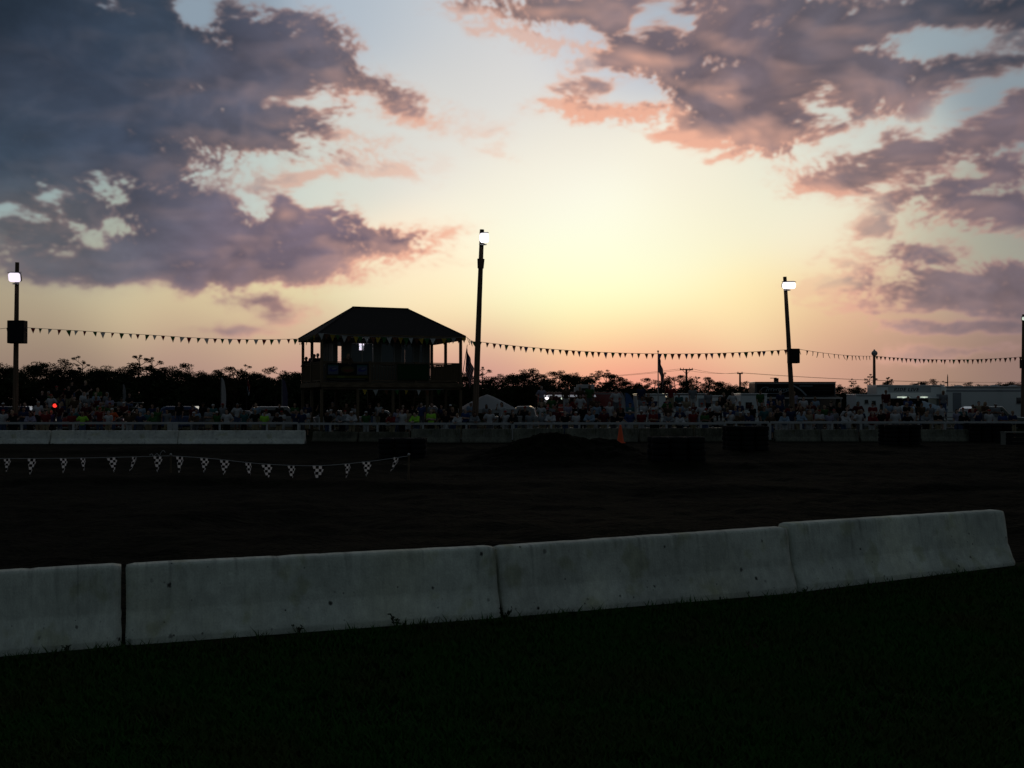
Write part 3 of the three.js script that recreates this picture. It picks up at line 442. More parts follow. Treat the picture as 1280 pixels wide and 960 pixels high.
// ------------------------------------------------------------------ pennants
const cloth = (r, g, b) => std({ color: new THREE.Color().setRGB(r, g, b), roughness: 1, specularIntensity: .15, side: THREE.DoubleSide, transmission: .3, thickness: 0 });
const PEN = { red: cloth(.28, .03, .03), green: cloth(.05, .16, .05), white: cloth(.62, .64, .62), yellow: cloth(.5, .36, .05), brown: cloth(.16, .07, .04), blue: cloth(.05, .08, .22) };
function penGeo(w, h, bend) { const g = new THREE.BufferGeometry(), p = [], uv = [], idx = [], n = 4; for (let i = 0; i <= n; i++) { const t = i / n, hw = w / 2 * (1 - t); for (const s of [-1, 0, 1]) { p.push(s * hw, -t * h, bend * t * t + (s ? .02 : -.015)); uv.push(.5 + s * hw / w, 1 - t); } } for (let i = 0; i < n; i++) for (let k = 0; k < 2; k++) { const a = i * 3 + k; idx.push(a, a + 3, a + 1, a + 1, a + 3, a + 4); } g.setAttribute('position', new THREE.Float32BufferAttribute(p, 3)); g.setAttribute('uv', new THREE.Float32BufferAttribute(uv, 2)); g.setIndex(idx); g.computeVertexNormals(); return g; }
const penVar = (w, h) => [-.06, 0, .05, .1].map((b) => penGeo(w, h, b));
function pennants(label, pts, n, geos, mats, seed, opt = {}) {
  const r = rng(seed), o = thing('pennant_string', label, 'pennant string', pts[0].toArray()), curve = new THREE.CatmullRomCurve3(pts.map((p) => p.clone().sub(pts[0])));
  part(o, 'cord', new THREE.TubeGeometry(curve, 48, opt.cord || .014, 5), opt.cordMat || M.cord);
  for (let i = 0; i < n; i++) { const t = (i + .5 + (r() - .5) * .3) / n, p = curve.getPointAt(t), m = part(o, 'pennant', geos[Math.floor(r() * geos.length)], mats[opt.shuffle ? Math.floor(r() * mats.length) : i % mats.length], [p.x, p.y - .01, p.z]); const d = curve.getTangentAt(t); m.rotation.order = 'YXZ'; m.rotation.set((r() - .5) * .5, Math.atan2(-d.z, d.x) + (r() - .5) * (opt.twist ?? 1.1), (r() - .5) * .25); const s = .82 + r() * .3; m.scale.set(s, s, s); }
  return o;
}
const rwg = [PEN.white, PEN.red, PEN.green], P9 = penVar(.28, .35);
const eaveL = tw(-4.6, 6.3, -3.2), eaveN = tw(-4.7, 6.3, 3.32), eaveR = tw(4.7, 6.26, 3.32);
pennants('pennant string with red, green and white flags from the violet-white lamp pole to the tower', [...sag(at(24, 409, DP), at(200, 419.5, 64), .0, 5), ...sag(at(200, 419.5, 64), eaveL, .12, 6).slice(1)], 33, P9, rwg, 1);
pennants('pennant string leading in to the violet-white lamp pole from outside', sag(at(-60, 413, DP), at(17, 409, DP), .08), 6, P9, rwg, 2);
pennants('pennant string of mixed colours hanging along the tower eaves', [eaveN, tw(0, 6.16, 3.34), eaveR].flatMap((p, i, a) => i < 2 ? sag(p, a[i + 1], .08, 6).slice(i ? 1 : 0) : []), 27, penVar(.34, .42), [PEN.white, PEN.brown, PEN.yellow, PEN.green], 3, { twist: .3 });
pennants('short pennant string on the side eave of the tower', sag(eaveL, eaveN, .1), 9, penVar(.34, .4), [PEN.green, PEN.yellow, PEN.brown], 4, { twist: .4 });
pennants('sparse pennant string hung under the tower deck', sag(tw(-2.2, 2.96, 3.2), tw(3.2, 2.96, 3.2), .04), 8, penVar(.3, .36), [PEN.yellow, PEN.white, PEN.brown, PEN.dark || PEN.green], 5, { twist: .5 });
pennants('short pennant string from the tower eave to the tallest lamp pole', sag(eaveR, at(597, 427, DP), .1, 6), 5, P9, [PEN.green, PEN.brown, PEN.white], 6);
pennants('long pennant string of dark flags between the tallest and the leaning lamp poles', sag(at(597, 427, DP), at(985, 437, DP), .47, 20), 47, penVar(.24, .34), [PEN.green, PEN.brown, PEN.red, PEN.blue], 7);
pennants('pennant string from the leaning lamp pole to the round headed pole', sag(at(996, 436, DP), at(1093, 445, 92), .15), 17, penVar(.24, .34), [PEN.green, PEN.red, PEN.brown], 8);
pennants('pennant string beyond the round headed pole', sag(at(1094, 445, 92), at(1278, 446, 84), .28), 33, penVar(.24, .36), [PEN.green, PEN.red, PEN.brown], 9);

// checkered flags strung between stakes on the field
{
  const ck = tex(32, 48, (u, v, i, j) => { const k = ((i >> 3) + (j >> 3)) & 1 ? .9 : .03; return [k, k, k]; }, { nearest: true }), mat = std({ map: ck, side: THREE.DoubleSide, roughness: 1, specularIntensity: .2, transmission: .6, thickness: 0 }), G = penVar(.31, .44);
  const stake = (label, x, yb, yt) => { const d = EYE * F / (yb - 500), p = at(x, yt, d), o = thing('stake', label, 'stake', [p.x, 0, -d], 0); part(o, 'rod', cyl(.028, .024, p.y + .1, 8, 0, -.1, 0), M.deckWood); part(o, 'cap', new THREE.SphereGeometry(.035, 8, 6).translate(0, p.y, 0), M.whitePaint); return V(p.x, p.y - .04, -d); };
  const a = stake('thin stake holding the middle of the checkered flag string', 213.5, 600, 568), b = stake('thin stake at the free end of the checkered flag string', 511, 609, 568), d0 = -a.z + .6, s = at(-70, 573, d0);
  pennants('string of black and white checkered flags running out past the middle stake', [s, at(60, 573, d0), at(150, 571.5, d0 - .3), a], 9, G, [mat], 20, { cord: .006, cordMat: M.whiteCord, twist: 1.1 });
  pennants('string of black and white checkered flags sagging between the two stakes', [a, at(262, 573, -a.z - .5), at(330, 580, 28.5), at(400, 582, 28), at(460, 577, 27.6), b], 10, G, [mat], 21, { cord: .006, cordMat: M.whiteCord, twist: 1.1 });
  const bow = thing('knotted_ribbon', 'twisted end of white string tied at the middle stake', 'ribbon', a.clone().add(V(-.35, .02, .05)).toArray()); const r = rng(3), pts = [...Array(9)].map((_, i) => V(-.35 + i * .08, .06 * Math.sin(i * 2.1) + .02 * i * (i > 5 ? 1 : .3), (r() - .5) * .08)); part(bow, 'string_end', cable(pts.map((p) => p.multiplyScalar(.7)), .006, 40, 5), M.whiteCord);
}

// ------------------------------------------------------------------ white rail in front of the crowd
function railFence(label, posts, d, opt = {}) {
  const o = thing('rail_fence', label, 'rail fence', [X(posts[0], d), 0, -d], 0, 'white rails in front of the crowd'), x0 = X(posts[0], d), h = opt.h || 1.02, pg = rbox(.12, h - .07, .1, .015, 0, (h - .07) / 2, 0);
  for (const x of posts) part(o, 'post', pg, M.whitePaint, [X(x, d) - x0, 0, 0]);
  for (let i = 0; i < posts.length - 1; i++) { const a = X(posts[i], d) - x0, b = X(posts[i + 1], d) - x0; part(o, 'rail', rbox(b - a - .015, .13, .05, .012, (a + b) / 2, h - .06, .03), M.whitePaint); if (opt.low) part(o, 'rail', rbox(b - a - .015, .1, .05, .012, (a + b) / 2, h - .52, .08), M.whitePaint); }
}
railFence('white rail fence behind the white far wall', [-34, 27.5, 92, 154, 214, 275, 334, 373], 59.6);
railFence('white rail fence below the tower', [374.5, 413, 472, 529, 558, 583, 640], 59.9, { h: .98 });
railFence('white rail fence behind the orange cone and earth heap', [642, 689, 724, 760, 786, 833, 876, 905], 59.8, { h: 1.0 });
railFence('white double rail fence from the gap to the leaning pole', [906, 920, 961], 59.7, { h: 1.06, low: true });
railFence('white rail fence running from the leaning pole to the tyre stacks', [962.5, 1001, 1040, 1076, 1112, 1148, 1181, 1213, 1300], 59.7, { h: 1.06 });
{ const o = thing('notice_board', 'upright white panel leaning on the rail behind the white far wall', 'panel', [X(216, 59.4), 0, -59.4]); for (const s of [-1, 1]) part(o, 'board', rbox(.3, .98, .04, .01, s * .16, .49, 0), M.whitePaint); }
{ const o = thing('white_bench', 'low white plank lying over the gap in the far wall', 'bench', [X(853, 57.2), 0, -57.2]); part(o, 'plank', rbox(1.0, .06, .22, .01, 0, .66, 0), M.whitePaint); for (const s of [-1, 1]) part(o, 'leg', rbox(.06, .63, .2, .01, s * .42, .315, 0), M.dark); }

// ------------------------------------------------------------------ tyres and cone on the field
{
  const lathe = [[.155, -.1], [.2, -.105], [.27, -.1], [.3, -.075], [.305, 0], [.3, .075], [.27, .1], [.2, .105], [.155, .1], [.17, .0], [.155, -.1]].map(([x, y]) => new THREE.Vector2(x, y)), tyre = new THREE.LatheGeometry(lathe, 28);
  const S = [['tyre stack on the field in front of the tower banners', 503, 575, 3, 4], ['tyre stack just beside the earth heap, before the cone', 848, 586, 3, 4], ['tyre stack before the white double rail', 934, 568, 3, 5], ['tyre stack under the round headed pole', 1128, 559, 3, 5], ['tyre stack near the end of the far wall, beside the grey crate', 1238, 552, 4, 5], ['tyre stack furthest along, behind the grey crate', 1285, 546, 4, 5]];
  S.forEach(([label, x, y, nx, ny], k) => {
    const d = EYE * F / (y - 500), r = rng(40 + k), o = thing('tyre_stack', label, 'tyre stack', [X(x, d), fieldY(X(x, d), -d) - .02, -d], (r() - .5) * .3, 'tyre stacks round the field');
    for (let i = 0; i < nx; i++) for (let q = 0; q < 2; q++) for (let j = 0; j < ny; j++) part(o, 'tyre', tyre, M.rubber, [(i - (nx - 1) / 2) * .61 + (r() - .5) * .03, .1 + j * .205, -q * .61 + (r() - .5) * .03], [(r() - .5) * .03, r() * 6, (r() - .5) * .03]);
  });
  const dc = 55, c = thing('traffic_cone', 'orange traffic cone standing before the grey far wall', 'traffic cone', [X(775.5, dc), fieldY(X(775.5, dc), -dc), -dc]); M.orange = std({ color: new THREE.Color().setRGB(.9, .13, .045), roughness: .6 });
  part(c, 'cone_body', new THREE.LatheGeometry([[.2, .04], [.19, .06], [.055, .94], [.04, .97], [.0, .97]].map(([x, y]) => new THREE.Vector2(x, y)), 24), M.orange); part(c, 'base', rbox(.5, .05, .5, .015, 0, .025, 0), M.orange);
  const dg = 52, g = thing('grey_crate', 'low grey slatted crate at the end of the field', 'crate', [X(1272, dg), fieldY(X(1272, dg), -dg), -dg]); for (let i = 0; i < 3; i++) part(g, 'slat', rbox(1.5, .16, .03, .008, 0, .1 + i * .2, .3), M.dark); for (const s of [-1, 1]) part(g, 'end_panel', rbox(.04, .62, .56, .01, s * .72, .31, 0), M.wall); part(g, 'lid', rbox(1.52, .04, .62, .01, 0, .64, 0), M.wall);
}

// ------------------------------------------------------------------ vehicles, trailers and tents behind the crowd
M.tyreSmall = M.rubber; M.trim = std({ color: grey(.03), roughness: .5 });
const paint = (r, g, b, rough = .28) => new THREE.MeshPhysicalMaterial({ color: new THREE.Color().setRGB(r, g, b), roughness: rough, clearcoat: 1, clearcoatRoughness: .06 });
M.carGlass = new THREE.MeshPhysicalMaterial({ color: grey(.02), roughness: .04, clearcoat: 1, clearcoatRoughness: .02 });
const wheelG = new THREE.LatheGeometry([[.0, -.09], [.2, -.1], [.3, -.11], [.33, -.08], [.34, 0], [.33, .08], [.3, .11], [.2, .1], [0, .09]].map(([x, y]) => new THREE.Vector2(x, y)), 20).rotateX(Math.PI / 2), rimG = new THREE.LatheGeometry([[0, .125], [.08, .125], [.19, .112], [.21, .1]].map(([x, y]) => new THREE.Vector2(x, y)), 16).rotateX(Math.PI / 2);
function wheel(o, x, z, s = 1) { const w = part(o, 'wheel', wheelG, M.tyreSmall, [x, .34 * s, z]); w.scale.set(s, s, s); for (const k of [1, -1]) { const r = part(w, 'rim', rimG, M.metal); if (k < 0) r.rotation.y = Math.PI; } return w; }
function side(pts, depth, bevel = .06) { const s = new THREE.Shape(pts.map(([x, y]) => new THREE.Vector2(x, y))); return new THREE.ExtrudeGeometry(s, { depth: depth - 2 * bevel, bevelEnabled: true, bevelSize: bevel, bevelThickness: bevel, bevelSegments: 3, curveSegments: 4 }).translate(0, 0, -depth / 2 + bevel); }
// kinds: sedan, suv, pickup
const BODY = {
  sedan: { body: [[-2.2, .35], [-2.25, .7], [-2.1, .92], [-1.3, .97], [1.0, .95], [2.05, .78], [2.2, .6], [2.18, .35]], cab: [[-1.55, .95], [-1.0, 1.38], [-.3, 1.45], [.35, 1.4], [1.1, .95]], l: 1.35 },
  suv: { body: [[-2.25, .42], [-2.3, .95], [-2.2, 1.05], [1.0, 1.07], [2.1, .98], [2.25, .7], [2.22, .42]], cab: [[-2.15, 1.05], [-2.0, 1.62], [-1.7, 1.74], [.3, 1.74], [1.05, 1.06]], l: 1.4 },
  pickup: { body: [[-2.7, .5], [-2.72, 1.1], [-.7, 1.12], [1.2, 1.12], [2.3, 1.05], [2.45, .8], [2.42, .5]], cab: [[-.75, 1.1], [-.6, 1.65], [-.3, 1.78], [.5, 1.76], [1.15, 1.1]], l: 1.65 },
};
function car(kind, label, x, d, turn, mat) {
  const B = BODY[kind], o = thing(kind === 'pickup' ? 'pickup_truck' : 'parked_car', label, kind === 'pickup' ? 'pickup truck' : 'car', [X(x, d), 0, -d], turn, 'vehicles parked behind the crowd');
  part(o, 'body', side(B.body, 1.78, .07), mat); const c = part(o, 'cabin', side(B.cab, 1.55, .1), mat);
  const y0 = B.cab[0][1], yt = Math.max(...B.cab.map((p) => p[1])), xa = B.cab[0][0] + .42, xb = B.cab[B.cab.length - 1][0] - .5;
  for (const s of [-1, 1]) { part(c, 'side_window', side([[xa - .1, y0 + .1], [xa + .22, yt - .16], [xb - .28, yt - .16], [xb + .1, y0 + .1]], .03, .008), M.carGlass, [0, 0, s * .785]); }
  const q = B.cab[B.cab.length - 1], q2 = B.cab[B.cab.length - 2], an = Math.atan2(q2[1] - q[1], q2[0] - q[0]); part(c, 'windscreen', box(Math.hypot(q2[0] - q[0], q2[1] - q[1]) * .78, .02, 1.3), M.carGlass, [(q[0] + q2[0]) / 2 + .085, (q[1] + q2[1]) / 2 + .075, 0], [0, 0, an]);
  for (const sx of [-1, 1]) for (const sz of [-1, 1]) wheel(o, sx * B.l, sz * .78); for (const s of [-1, 1]) { part(o, 'headlight', rbox(.06, .14, .3, .02, 2.27 + (kind === 'pickup' ? .19 : 0), .72, s * .6), M.metal); part(o, 'tail_light', rbox(.05, .2, .2, .02, -2.34 - (kind === 'pickup' ? .4 : 0), .82, s * .65), M.tailRed); }
  return o;
}
M.tailRed = std({ color: new THREE.Color().setRGB(.25, .01, .01), roughness: .3 });
const pw = paint(.3, .3, .3), ps = paint(.16, .165, .17), pk = paint(.02, .02, .022), pb = paint(.03, .06, .16), pr = paint(.3, .03, .03), pg = paint(.1, .12, .1);
car('suv', 'white sport utility car with roof bars left of the tower', 352, 74, .35, pw); car('sedan', 'silver saloon parked beside the white feather flag', 309, 76, .2, ps); car('sedan', 'pale grey saloon parked beneath the tower deck', 412, 78, Math.PI + .2, ps); car('suv', 'dark blue car parked behind the white panel', 240, 77, .1, pb);
car('sedan', 'white saloon far along behind the white rail, before the panel', 214, 79, 2.9, pw); car('pickup', 'silver pickup truck parked between tower and tent', 535, 75, .1, ps); car('sedan', 'white saloon under the tower beside the stair', 478, 80, .1, pw); car('pickup', 'white pickup truck parked between the tent and the red trailer', 657, 73, Math.PI - .1, pw); car('suv', 'grey car with sloping windscreen before the long white trailer', 1240, 74, .15, pg); car('suv', 'black car behind the violet-lamp pole', 30, 76, .1, pk);
car('sedan', 'dark red saloon behind the bleacher with the signal lamp', 120, 80, .2, pr);
// box trailers
function trailer(label, xa, xb, yTop, d, mat, opt = {}) {
  const w = X(xb, d) - X(xa, d), top = at(xa, yTop, d).y, floor = .55, h = top - floor, D = opt.deep || 2.4, o = thing(opt.name || 'box_trailer', label, opt.cat || 'trailer', [(X(xa, d) + X(xb, d)) / 2, 0, -d - D / 2], opt.turn || 0);
  const b = part(o, 'body', rbox(w, h, D, opt.round || .08, 0, floor + h / 2, 0, 4), mat); part(o, 'roof', rbox(w + .06, .07, D + .06, .03, 0, top + .02, 0), opt.roof || mat); part(o, 'chassis', box(w * .96, .14, D * .8, 0, floor - .07, 0), M.trim);
  const ax = opt.axle ?? .15; for (const s of [-1, 1]) for (const k of [0, 1]) wheel(o, w * ax + (k - .5) * .8, s * (D / 2 - .16), 1.0);
  if (opt.trims !== false) for (const y of [floor + .06, top - .08]) part(b, 'trim_strip', box(w - .1, .06, .02, 0, y, D / 2 + .01), M.metal);
  if (opt.stripe) part(b, 'stripe', box(w - .12, opt.stripe[1], .012, 0, floor + h * opt.stripe[0], D / 2 + .008), opt.stripe[2]);
  for (const [u, v, ww, hh, m, nm] of opt.panels || []) { const p = part(b, nm || 'window', rbox(ww, hh, .04, .012, (u - .5) * w, floor + v * h, D / 2 + .012), m || M.carGlass); if (!nm || nm === 'door') part(p, nm ? 'handle' : 'frame', nm ? rbox(.05, .16, .04, .01, (u - .5) * w + ww * .38, floor + v * h, D / 2 + .04) : rbox(ww + .1, .05, .05, .01, (u - .5) * w, floor + v * h - hh / 2 - .03, D / 2 + .015), M.metal); }
  return { o, b, w, h, top, floor, D };
}
const tWhite = paint(.7, .72, .72, .6), tGrey = paint(.2, .22, .25, .6), tBlack = paint(.012, .012, .014, .5), tRed = paint(.2, .018, .015, .6);
// red food trailer with a lit counter and a white box on its roof
{
  const T = trailer('red food trailer with lit serving counter and low red roof', 672, 776, 491, 84, tRed, { cat: 'food trailer', name: 'food_trailer', panels: [[.28, .72, 2.9, .5, M.dark, 'serving_hatch'], [.8, .55, .8, 1.5, tRed, 'door']] });
  part(T.o, 'awning', new THREE.BoxGeometry(T.w * .62, .05, 1.3).rotateX(.22), tRed, [-T.w * .12, T.top - .22, T.D / 2 + .6]); part(T.b, 'side_sign', rbox(.6, .45, .04, .01, -T.w / 2 + .5, T.floor + T.h * .72, T.D / 2 + .04), M.whitePaint);
  const b = thing('roof_box', 'white box shaped cooling unit on the roof of the red food trailer', 'roof unit', [X(733, 84), T.top + .06, -85.3]); part(b, 'housing', rbox(1.4, .62, 1.2, .06, 0, .31, 0), M.whitePaint); part(b, 'grille', rbox(.7, .22, .03, .01, 0, .22, .6), M.dark); part(b, 'cowl', rbox(.4, .4, .8, .05, -.72, .2, .1), M.whitePaint);
  [[683.5, 497, .16, M.lampWhite, 'round white lamp at the left of the food trailer counter'], [702.5, 498, .09, M.tube, 'small lamp over the middle of the food trailer counter'], [710.5, 498, .06, M.tube, 'faintest lamp over the food trailer counter']].forEach(([x, y, r, m, l]) => { const p = at(x, y, 83.1), o = thing('counter_lamp', l, 'lamp', p.toArray()); part(o, 'bulb', new THREE.SphereGeometry(r, 14, 10), m); part(o, 'holder', cyl(r * .5, r * .3, r * .8, 10, 0, r * .8, 0), M.metal); const q = new THREE.PointLight(0xfff4e0, .12 * r / .16); q.position.copy(p).add(V(0, -.02, r + .06)); q.castShadow = true; q.shadow.radius = 6; scene.add(q); });
}
trailer('white box trailer with dark lettered panel beside the blue feather flag', 796, 832, 493, 80, tWhite, { axle: .05, panels: [[.45, .72, 1.2, .16, M.trim, 'lettering_bar'], [.5, .5, 1.6, .14, M.trim, 'lettering_bar']] });
trailer('white rounded camper trailer behind the tall flag', 834, 884, 492.5, 81, tWhite, { round: .3, axle: .1, trims: false, panels: [[.22, .62, .45, .5], [.55, .62, .7, .45], [.86, .55, .5, 1.3, tGrey, 'door']] });
trailer('small pale trailer with a grey stripe between the campers', 884, 906, 495, 84, tWhite, { axle: 0, stripe: [.75, .25, tGrey] });
trailer('pale trailer beside the black trailer with white script', 926, 959, 492.5, 80, tWhite, { axle: 0, panels: [[.3, .6, .5, .5]] });
// black show trailer with white script and swoosh, awning edge below
{
  const T = trailer('tall black show trailer with white script lettering and swoosh', 944, 1045, 478, 88, tBlack, { name: 'show_trailer', axle: .3 });
  const m = canvasMat(1024, 192, (c, w, h) => { c.fillStyle = '#0b0c0e'; c.fillRect(0, 0, w, h); c.strokeStyle = '#8b949b'; c.lineWidth = 10; c.lineCap = 'round'; c.beginPath(); c.moveTo(60, 150); c.bezierCurveTo(20, 60, 120, 20, 150, 60); c.stroke(); c.lineWidth = 9; c.strokeStyle = '#7d8a8e'; c.beginPath(); c.moveTo(120, 118); for (let i = 0; i < 9; i++) c.bezierCurveTo(128 + i * 34, 60 - (i % 3) * 14, 160 + i * 34, 62 + (i % 2) * 10, 150 + i * 34, 116 - (i % 2) * 6); c.stroke(); c.strokeStyle = '#8b949b'; c.beginPath(); c.moveTo(150, 150); c.bezierCurveTo(330, 160, 420, 130, 450, 40); c.stroke(); c.lineWidth = 22; c.beginPath(); c.moveTo(480, 20); c.bezierCurveTo(560, 60, 610, 120, 650, 180); c.stroke(); c.fillStyle = '#5d676b'; c.fillRect(560, 14, 180, 26); c.lineWidth = 4; c.strokeStyle = '#4d565a'; c.beginPath(); c.moveTo(700, 110); c.lineTo(980, 104); c.stroke(); c.beginPath(); c.moveTo(760, 60); c.lineTo(960, 56); c.stroke(); });
  part(T.b, 'script_panel', box(T.w - .3, 1.0, .02, 0, T.top - .66, T.D / 2 + .014), m);
  const a = part(T.o, 'awning', new THREE.BoxGeometry(T.w, .05, 1.6).rotateX(.12), M.dark, [0, T.floor + T.h * .62, T.D / 2 + .85]); part(a, 'awning_edge', box(T.w + .05, .12, .06, 0, -.1, .82), M.whitePaint); for (const s of [-1, 1]) part(a, 'awning_post', cyl(.03, .03, T.floor + T.h * .62 - .12, 8, s * (T.w / 2 - .1), -(T.floor + T.h * .62), .78), M.metal);
}
// white trailers at the right
{
  trailer('low white trailer in front of the lettered white trailer', 1070, 1107, 493.5, 82, tWhite, { axle: 0, panels: [[.35, .75, .3, .3], [.6, .7, .3, .35], [.88, .55, .35, .5]] });
  const T = trailer('white trailer with dark slanted lettering and lit open side', 1096, 1181, 482, 87, tWhite, { name: 'open_side_trailer', axle: .3, panels: [[.44, .42, 3.6, 1.3, M.black, 'open_side'], [.93, .5, .6, 1.5, tGrey, 'door']] });
  part(T.b, 'letter_panel', box(3.6, .5, .016, -.1, T.top - .33, T.D / 2 + .014), canvasMat(512, 80, (c, w, h) => { c.fillStyle = '#a3a8ac'; c.fillRect(0, 0, w, h); c.font = 'italic bold 66px sans-serif'; c.fillStyle = '#1a1c24'; c.fillText('RIDE LIVE', 60, 64); }));
  part(T.o, 'awning', new THREE.BoxGeometry(5.4, .06, 1.2).rotateX(.1), tWhite, [-.1, T.floor + T.h * .66, T.D / 2 + .6]);
  for (const [x, l, w] of [[1129, 'longer fluorescent tube under the awning of the lettered trailer', 1.0], [1155, 'shorter fluorescent tube under the awning of the lettered trailer', .6]]) { const p = at(x, 496.3, 86), o = thing('fluorescent_lamp', l, 'lamp', p.toArray()); part(o, 'tube', new THREE.CylinderGeometry(.035, .035, w, 8).rotateZ(Math.PI / 2), M.tube); part(o, 'holder', box(w + .1, .05, .1, 0, .07, 0), M.metal); const q = new THREE.PointLight(new THREE.Color(.85, 1, .8), .3); q.position.copy(p).add(V(0, -.06, .1)); q.castShadow = true; q.shadow.radius = 8; scene.add(q); }
  trailer('long white trailer with a dark stripe under its roof', 1182, 1300, 483.5, 86, tWhite, { axle: .2, stripe: [.88, .12, tGrey], panels: [[.12, .55, .7, 1.6, tGrey, 'door'], [.8, .6, .8, .5]] });
  { const p = at(1212, 481, 92); for (const [x, y, l, s] of [[1198, 482, 'low white roof dome showing over the long white trailer', 1], [1243, 481, 'second pale roof dome over the long white trailer, beyond its middle', 1.1], [1266, 481, 'pale roof dome at the far end of the long white trailer', 1]]) { const q = at(x, 483.6, 87.5), o = thing('roof_dome', l, 'roof vent', [q.x, q.y - .02, q.z]); part(o, 'dome', new THREE.SphereGeometry(.42 * s, 14, 7, 0, 6.283, 0, 1.57).scale(1.1, .42, .8), M.whitePaint); part(o, 'collar', rbox(.95 * s, .06, .7, .02, 0, .03, 0), M.whitePaint); } }
}
// canopy tent
function tent(label, x, yTop, w, d, mat, h0 = 1.95) {
  const p = at(x, yTop, d), o = thing('canopy_tent', label, 'canopy tent', [p.x, 0, -d], .15), n = 12, pos = [], idx = [];
  for (let j = 0; j <= n; j++) for (let i = 0; i <= n; i++) { const u = i / n * 2 - 1, v = j / n * 2 - 1, k = Math.max(Math.abs(u), Math.abs(v)); pos.push(u * w / 2, mix(p.y, h0, Math.pow(k, 1.35)) - .05 * Math.sin(k * 3.1) * (1 - Math.abs(Math.abs(u) - Math.abs(v))), v * w / 2); }
  for (let j = 0; j < n; j++) for (let i = 0; i < n; i++) { const a = j * (n + 1) + i; idx.push(a, a + n + 1, a + 1, a + 1, a + n + 1, a + n + 2); }
  const g = new THREE.BufferGeometry(); g.setAttribute('position', new THREE.Float32BufferAttribute(pos, 3)); g.setIndex(idx); g.computeVertexNormals(); const c = part(o, 'canopy', g, mat);
  for (const s of [-1, 1]) { part(c, 'valance', box(w, .24, .015, 0, h0 - .12, s * w / 2), mat); part(c, 'valance', box(.015, .24, w, s * w / 2, h0 - .12, 0), mat); for (const q of [-1, 1]) part(o, 'leg', cyl(.025, .025, h0 - .02, 8, s * (w / 2 - .06), 0, q * (w / 2 - .06)), M.metal); }
}
M.canvas = std({ color: grey(.36), side: THREE.DoubleSide, roughness: .8, specularIntensity: .2 });
tent('peaked white canopy tent behind the tallest lamp pole', 609, 493, 3.5, 68, M.canvas, 1.7);
tent('small pale blue canopy before the open side trailer', 1150, 500, 2.6, 72, std({ color: new THREE.Color().setRGB(.28, .36, .42), side: THREE.DoubleSide }), 1.7);
// white table umbrella-like light stand near the tower
{ const p = at(526, 507.5, 70), o = thing('patio_table', 'white square stand with a single leg below the tower', 'table', [p.x, 0, -70]); part(o, 'top', rbox(.62, .05, .5, .02, 0, p.y, 0), M.whitePaint); part(o, 'leg', cyl(.05, .04, p.y - .02, 10), M.whitePaint); part(o, 'foot', cyl(.25, .2, .05, 16), M.whitePaint); }
// red signal lamp
{ const p = at(69, 507, 61.4), o = thing('signal_lamp', 'glowing red signal lamp on a post in the crowd', 'signal lamp', [p.x, 0, p.z]); part(o, 'post', cyl(.04, .04, p.y - .16, 10), M.dark); const h = part(o, 'housing', rbox(.34, .36, .2, .04, 0, p.y, -.06), M.black); part(h, 'lens', new THREE.SphereGeometry(.125, 18, 12).scale(1, .95, .5).translate(0, p.y, .05), M.red); part(h, 'hood', new THREE.CylinderGeometry(.15, .15, .16, 18, 1, true, Math.PI / 2, Math.PI).rotateX(Math.PI / 2).translate(0, p.y, .1), M.hood = std({ color: grey(.012), side: THREE.DoubleSide })); const q = new THREE.PointLight(new THREE.Color(1, .05, .03), .12); q.position.set(p.x, p.y, p.z + .25); q.castShadow = true; q.shadow.radius = 5; scene.add(q); }

// ------------------------------------------------------------------ flags
const usFlag = canvasMat(256, 160, (c, w, h) => { for (let i = 0; i < 13; i++) { c.fillStyle = i % 2 ? '#b9b4b4' : '#7a1f2a'; c.fillRect(0, i * h / 13, w, h / 13 + 1); } c.fillStyle = '#20244f'; c.fillRect(0, 0, w * .4, h * 7 / 13); c.fillStyle = '#b9b4b4'; for (let j = 0; j < 9; j++) for (let i = 0; i < (j % 2 ? 5 : 6); i++) c.fillRect(w * (.03 + (i + (j % 2) * .5) * .063), h * (.025 + j * .057), 3, 3); }, { side: THREE.DoubleSide });
// a flag hanging from its upper corner in folds: h along the pole, w the fly, fallen to a drop
function limpFlag(h, w, fold, seed) { const n = 22, m = 16, pos = [], uv = [], idx = [], r = rng(seed), ph = r() * 6; for (let j = 0; j <= m; j++) for (let i = 0; i <= n; i++) { const s = i / n, t = j / m, out = s * w * fold; pos.push(out * (1 - .35 * t * s) + .03 * Math.sin(s * 14 + ph), -t * h * (1 - .1 * s) - s * w * Math.sqrt(1 - fold * fold) * .78, .09 * Math.sin(s * 17 + t * 2.5 + ph) * (.3 + s)); uv.push(s, 1 - t); } for (let j = 0; j < m; j++) for (let i = 0; i < n; i++) { const a = j * (n + 1) + i; idx.push(a, a + n + 1, a + 1, a + 1, a + n + 1, a + n + 2); } const g = new THREE.BufferGeometry(); g.setAttribute('position', new THREE.Float32BufferAttribute(pos, 3)); g.setAttribute('uv', new THREE.Float32BufferAttribute(uv, 2)); g.setIndex(idx); g.computeVertexNormals(); return g; }
{ const d = 73, p = at(822.6, 440, d), o = thing('flag_pole', 'tall flag pole with limp stars and stripes flag behind the crowd', 'flag pole', [p.x, 0, -d]); part(o, 'pole', cyl(.05, .035, p.y, 10), M.metal); part(o, 'finial', new THREE.SphereGeometry(.07, 10, 8).translate(0, p.y + .05, 0), M.metal); part(o, 'flag', limpFlag(1.15, 2.0, .2, 3), usFlag, [.05, p.y - .2, 0]); }
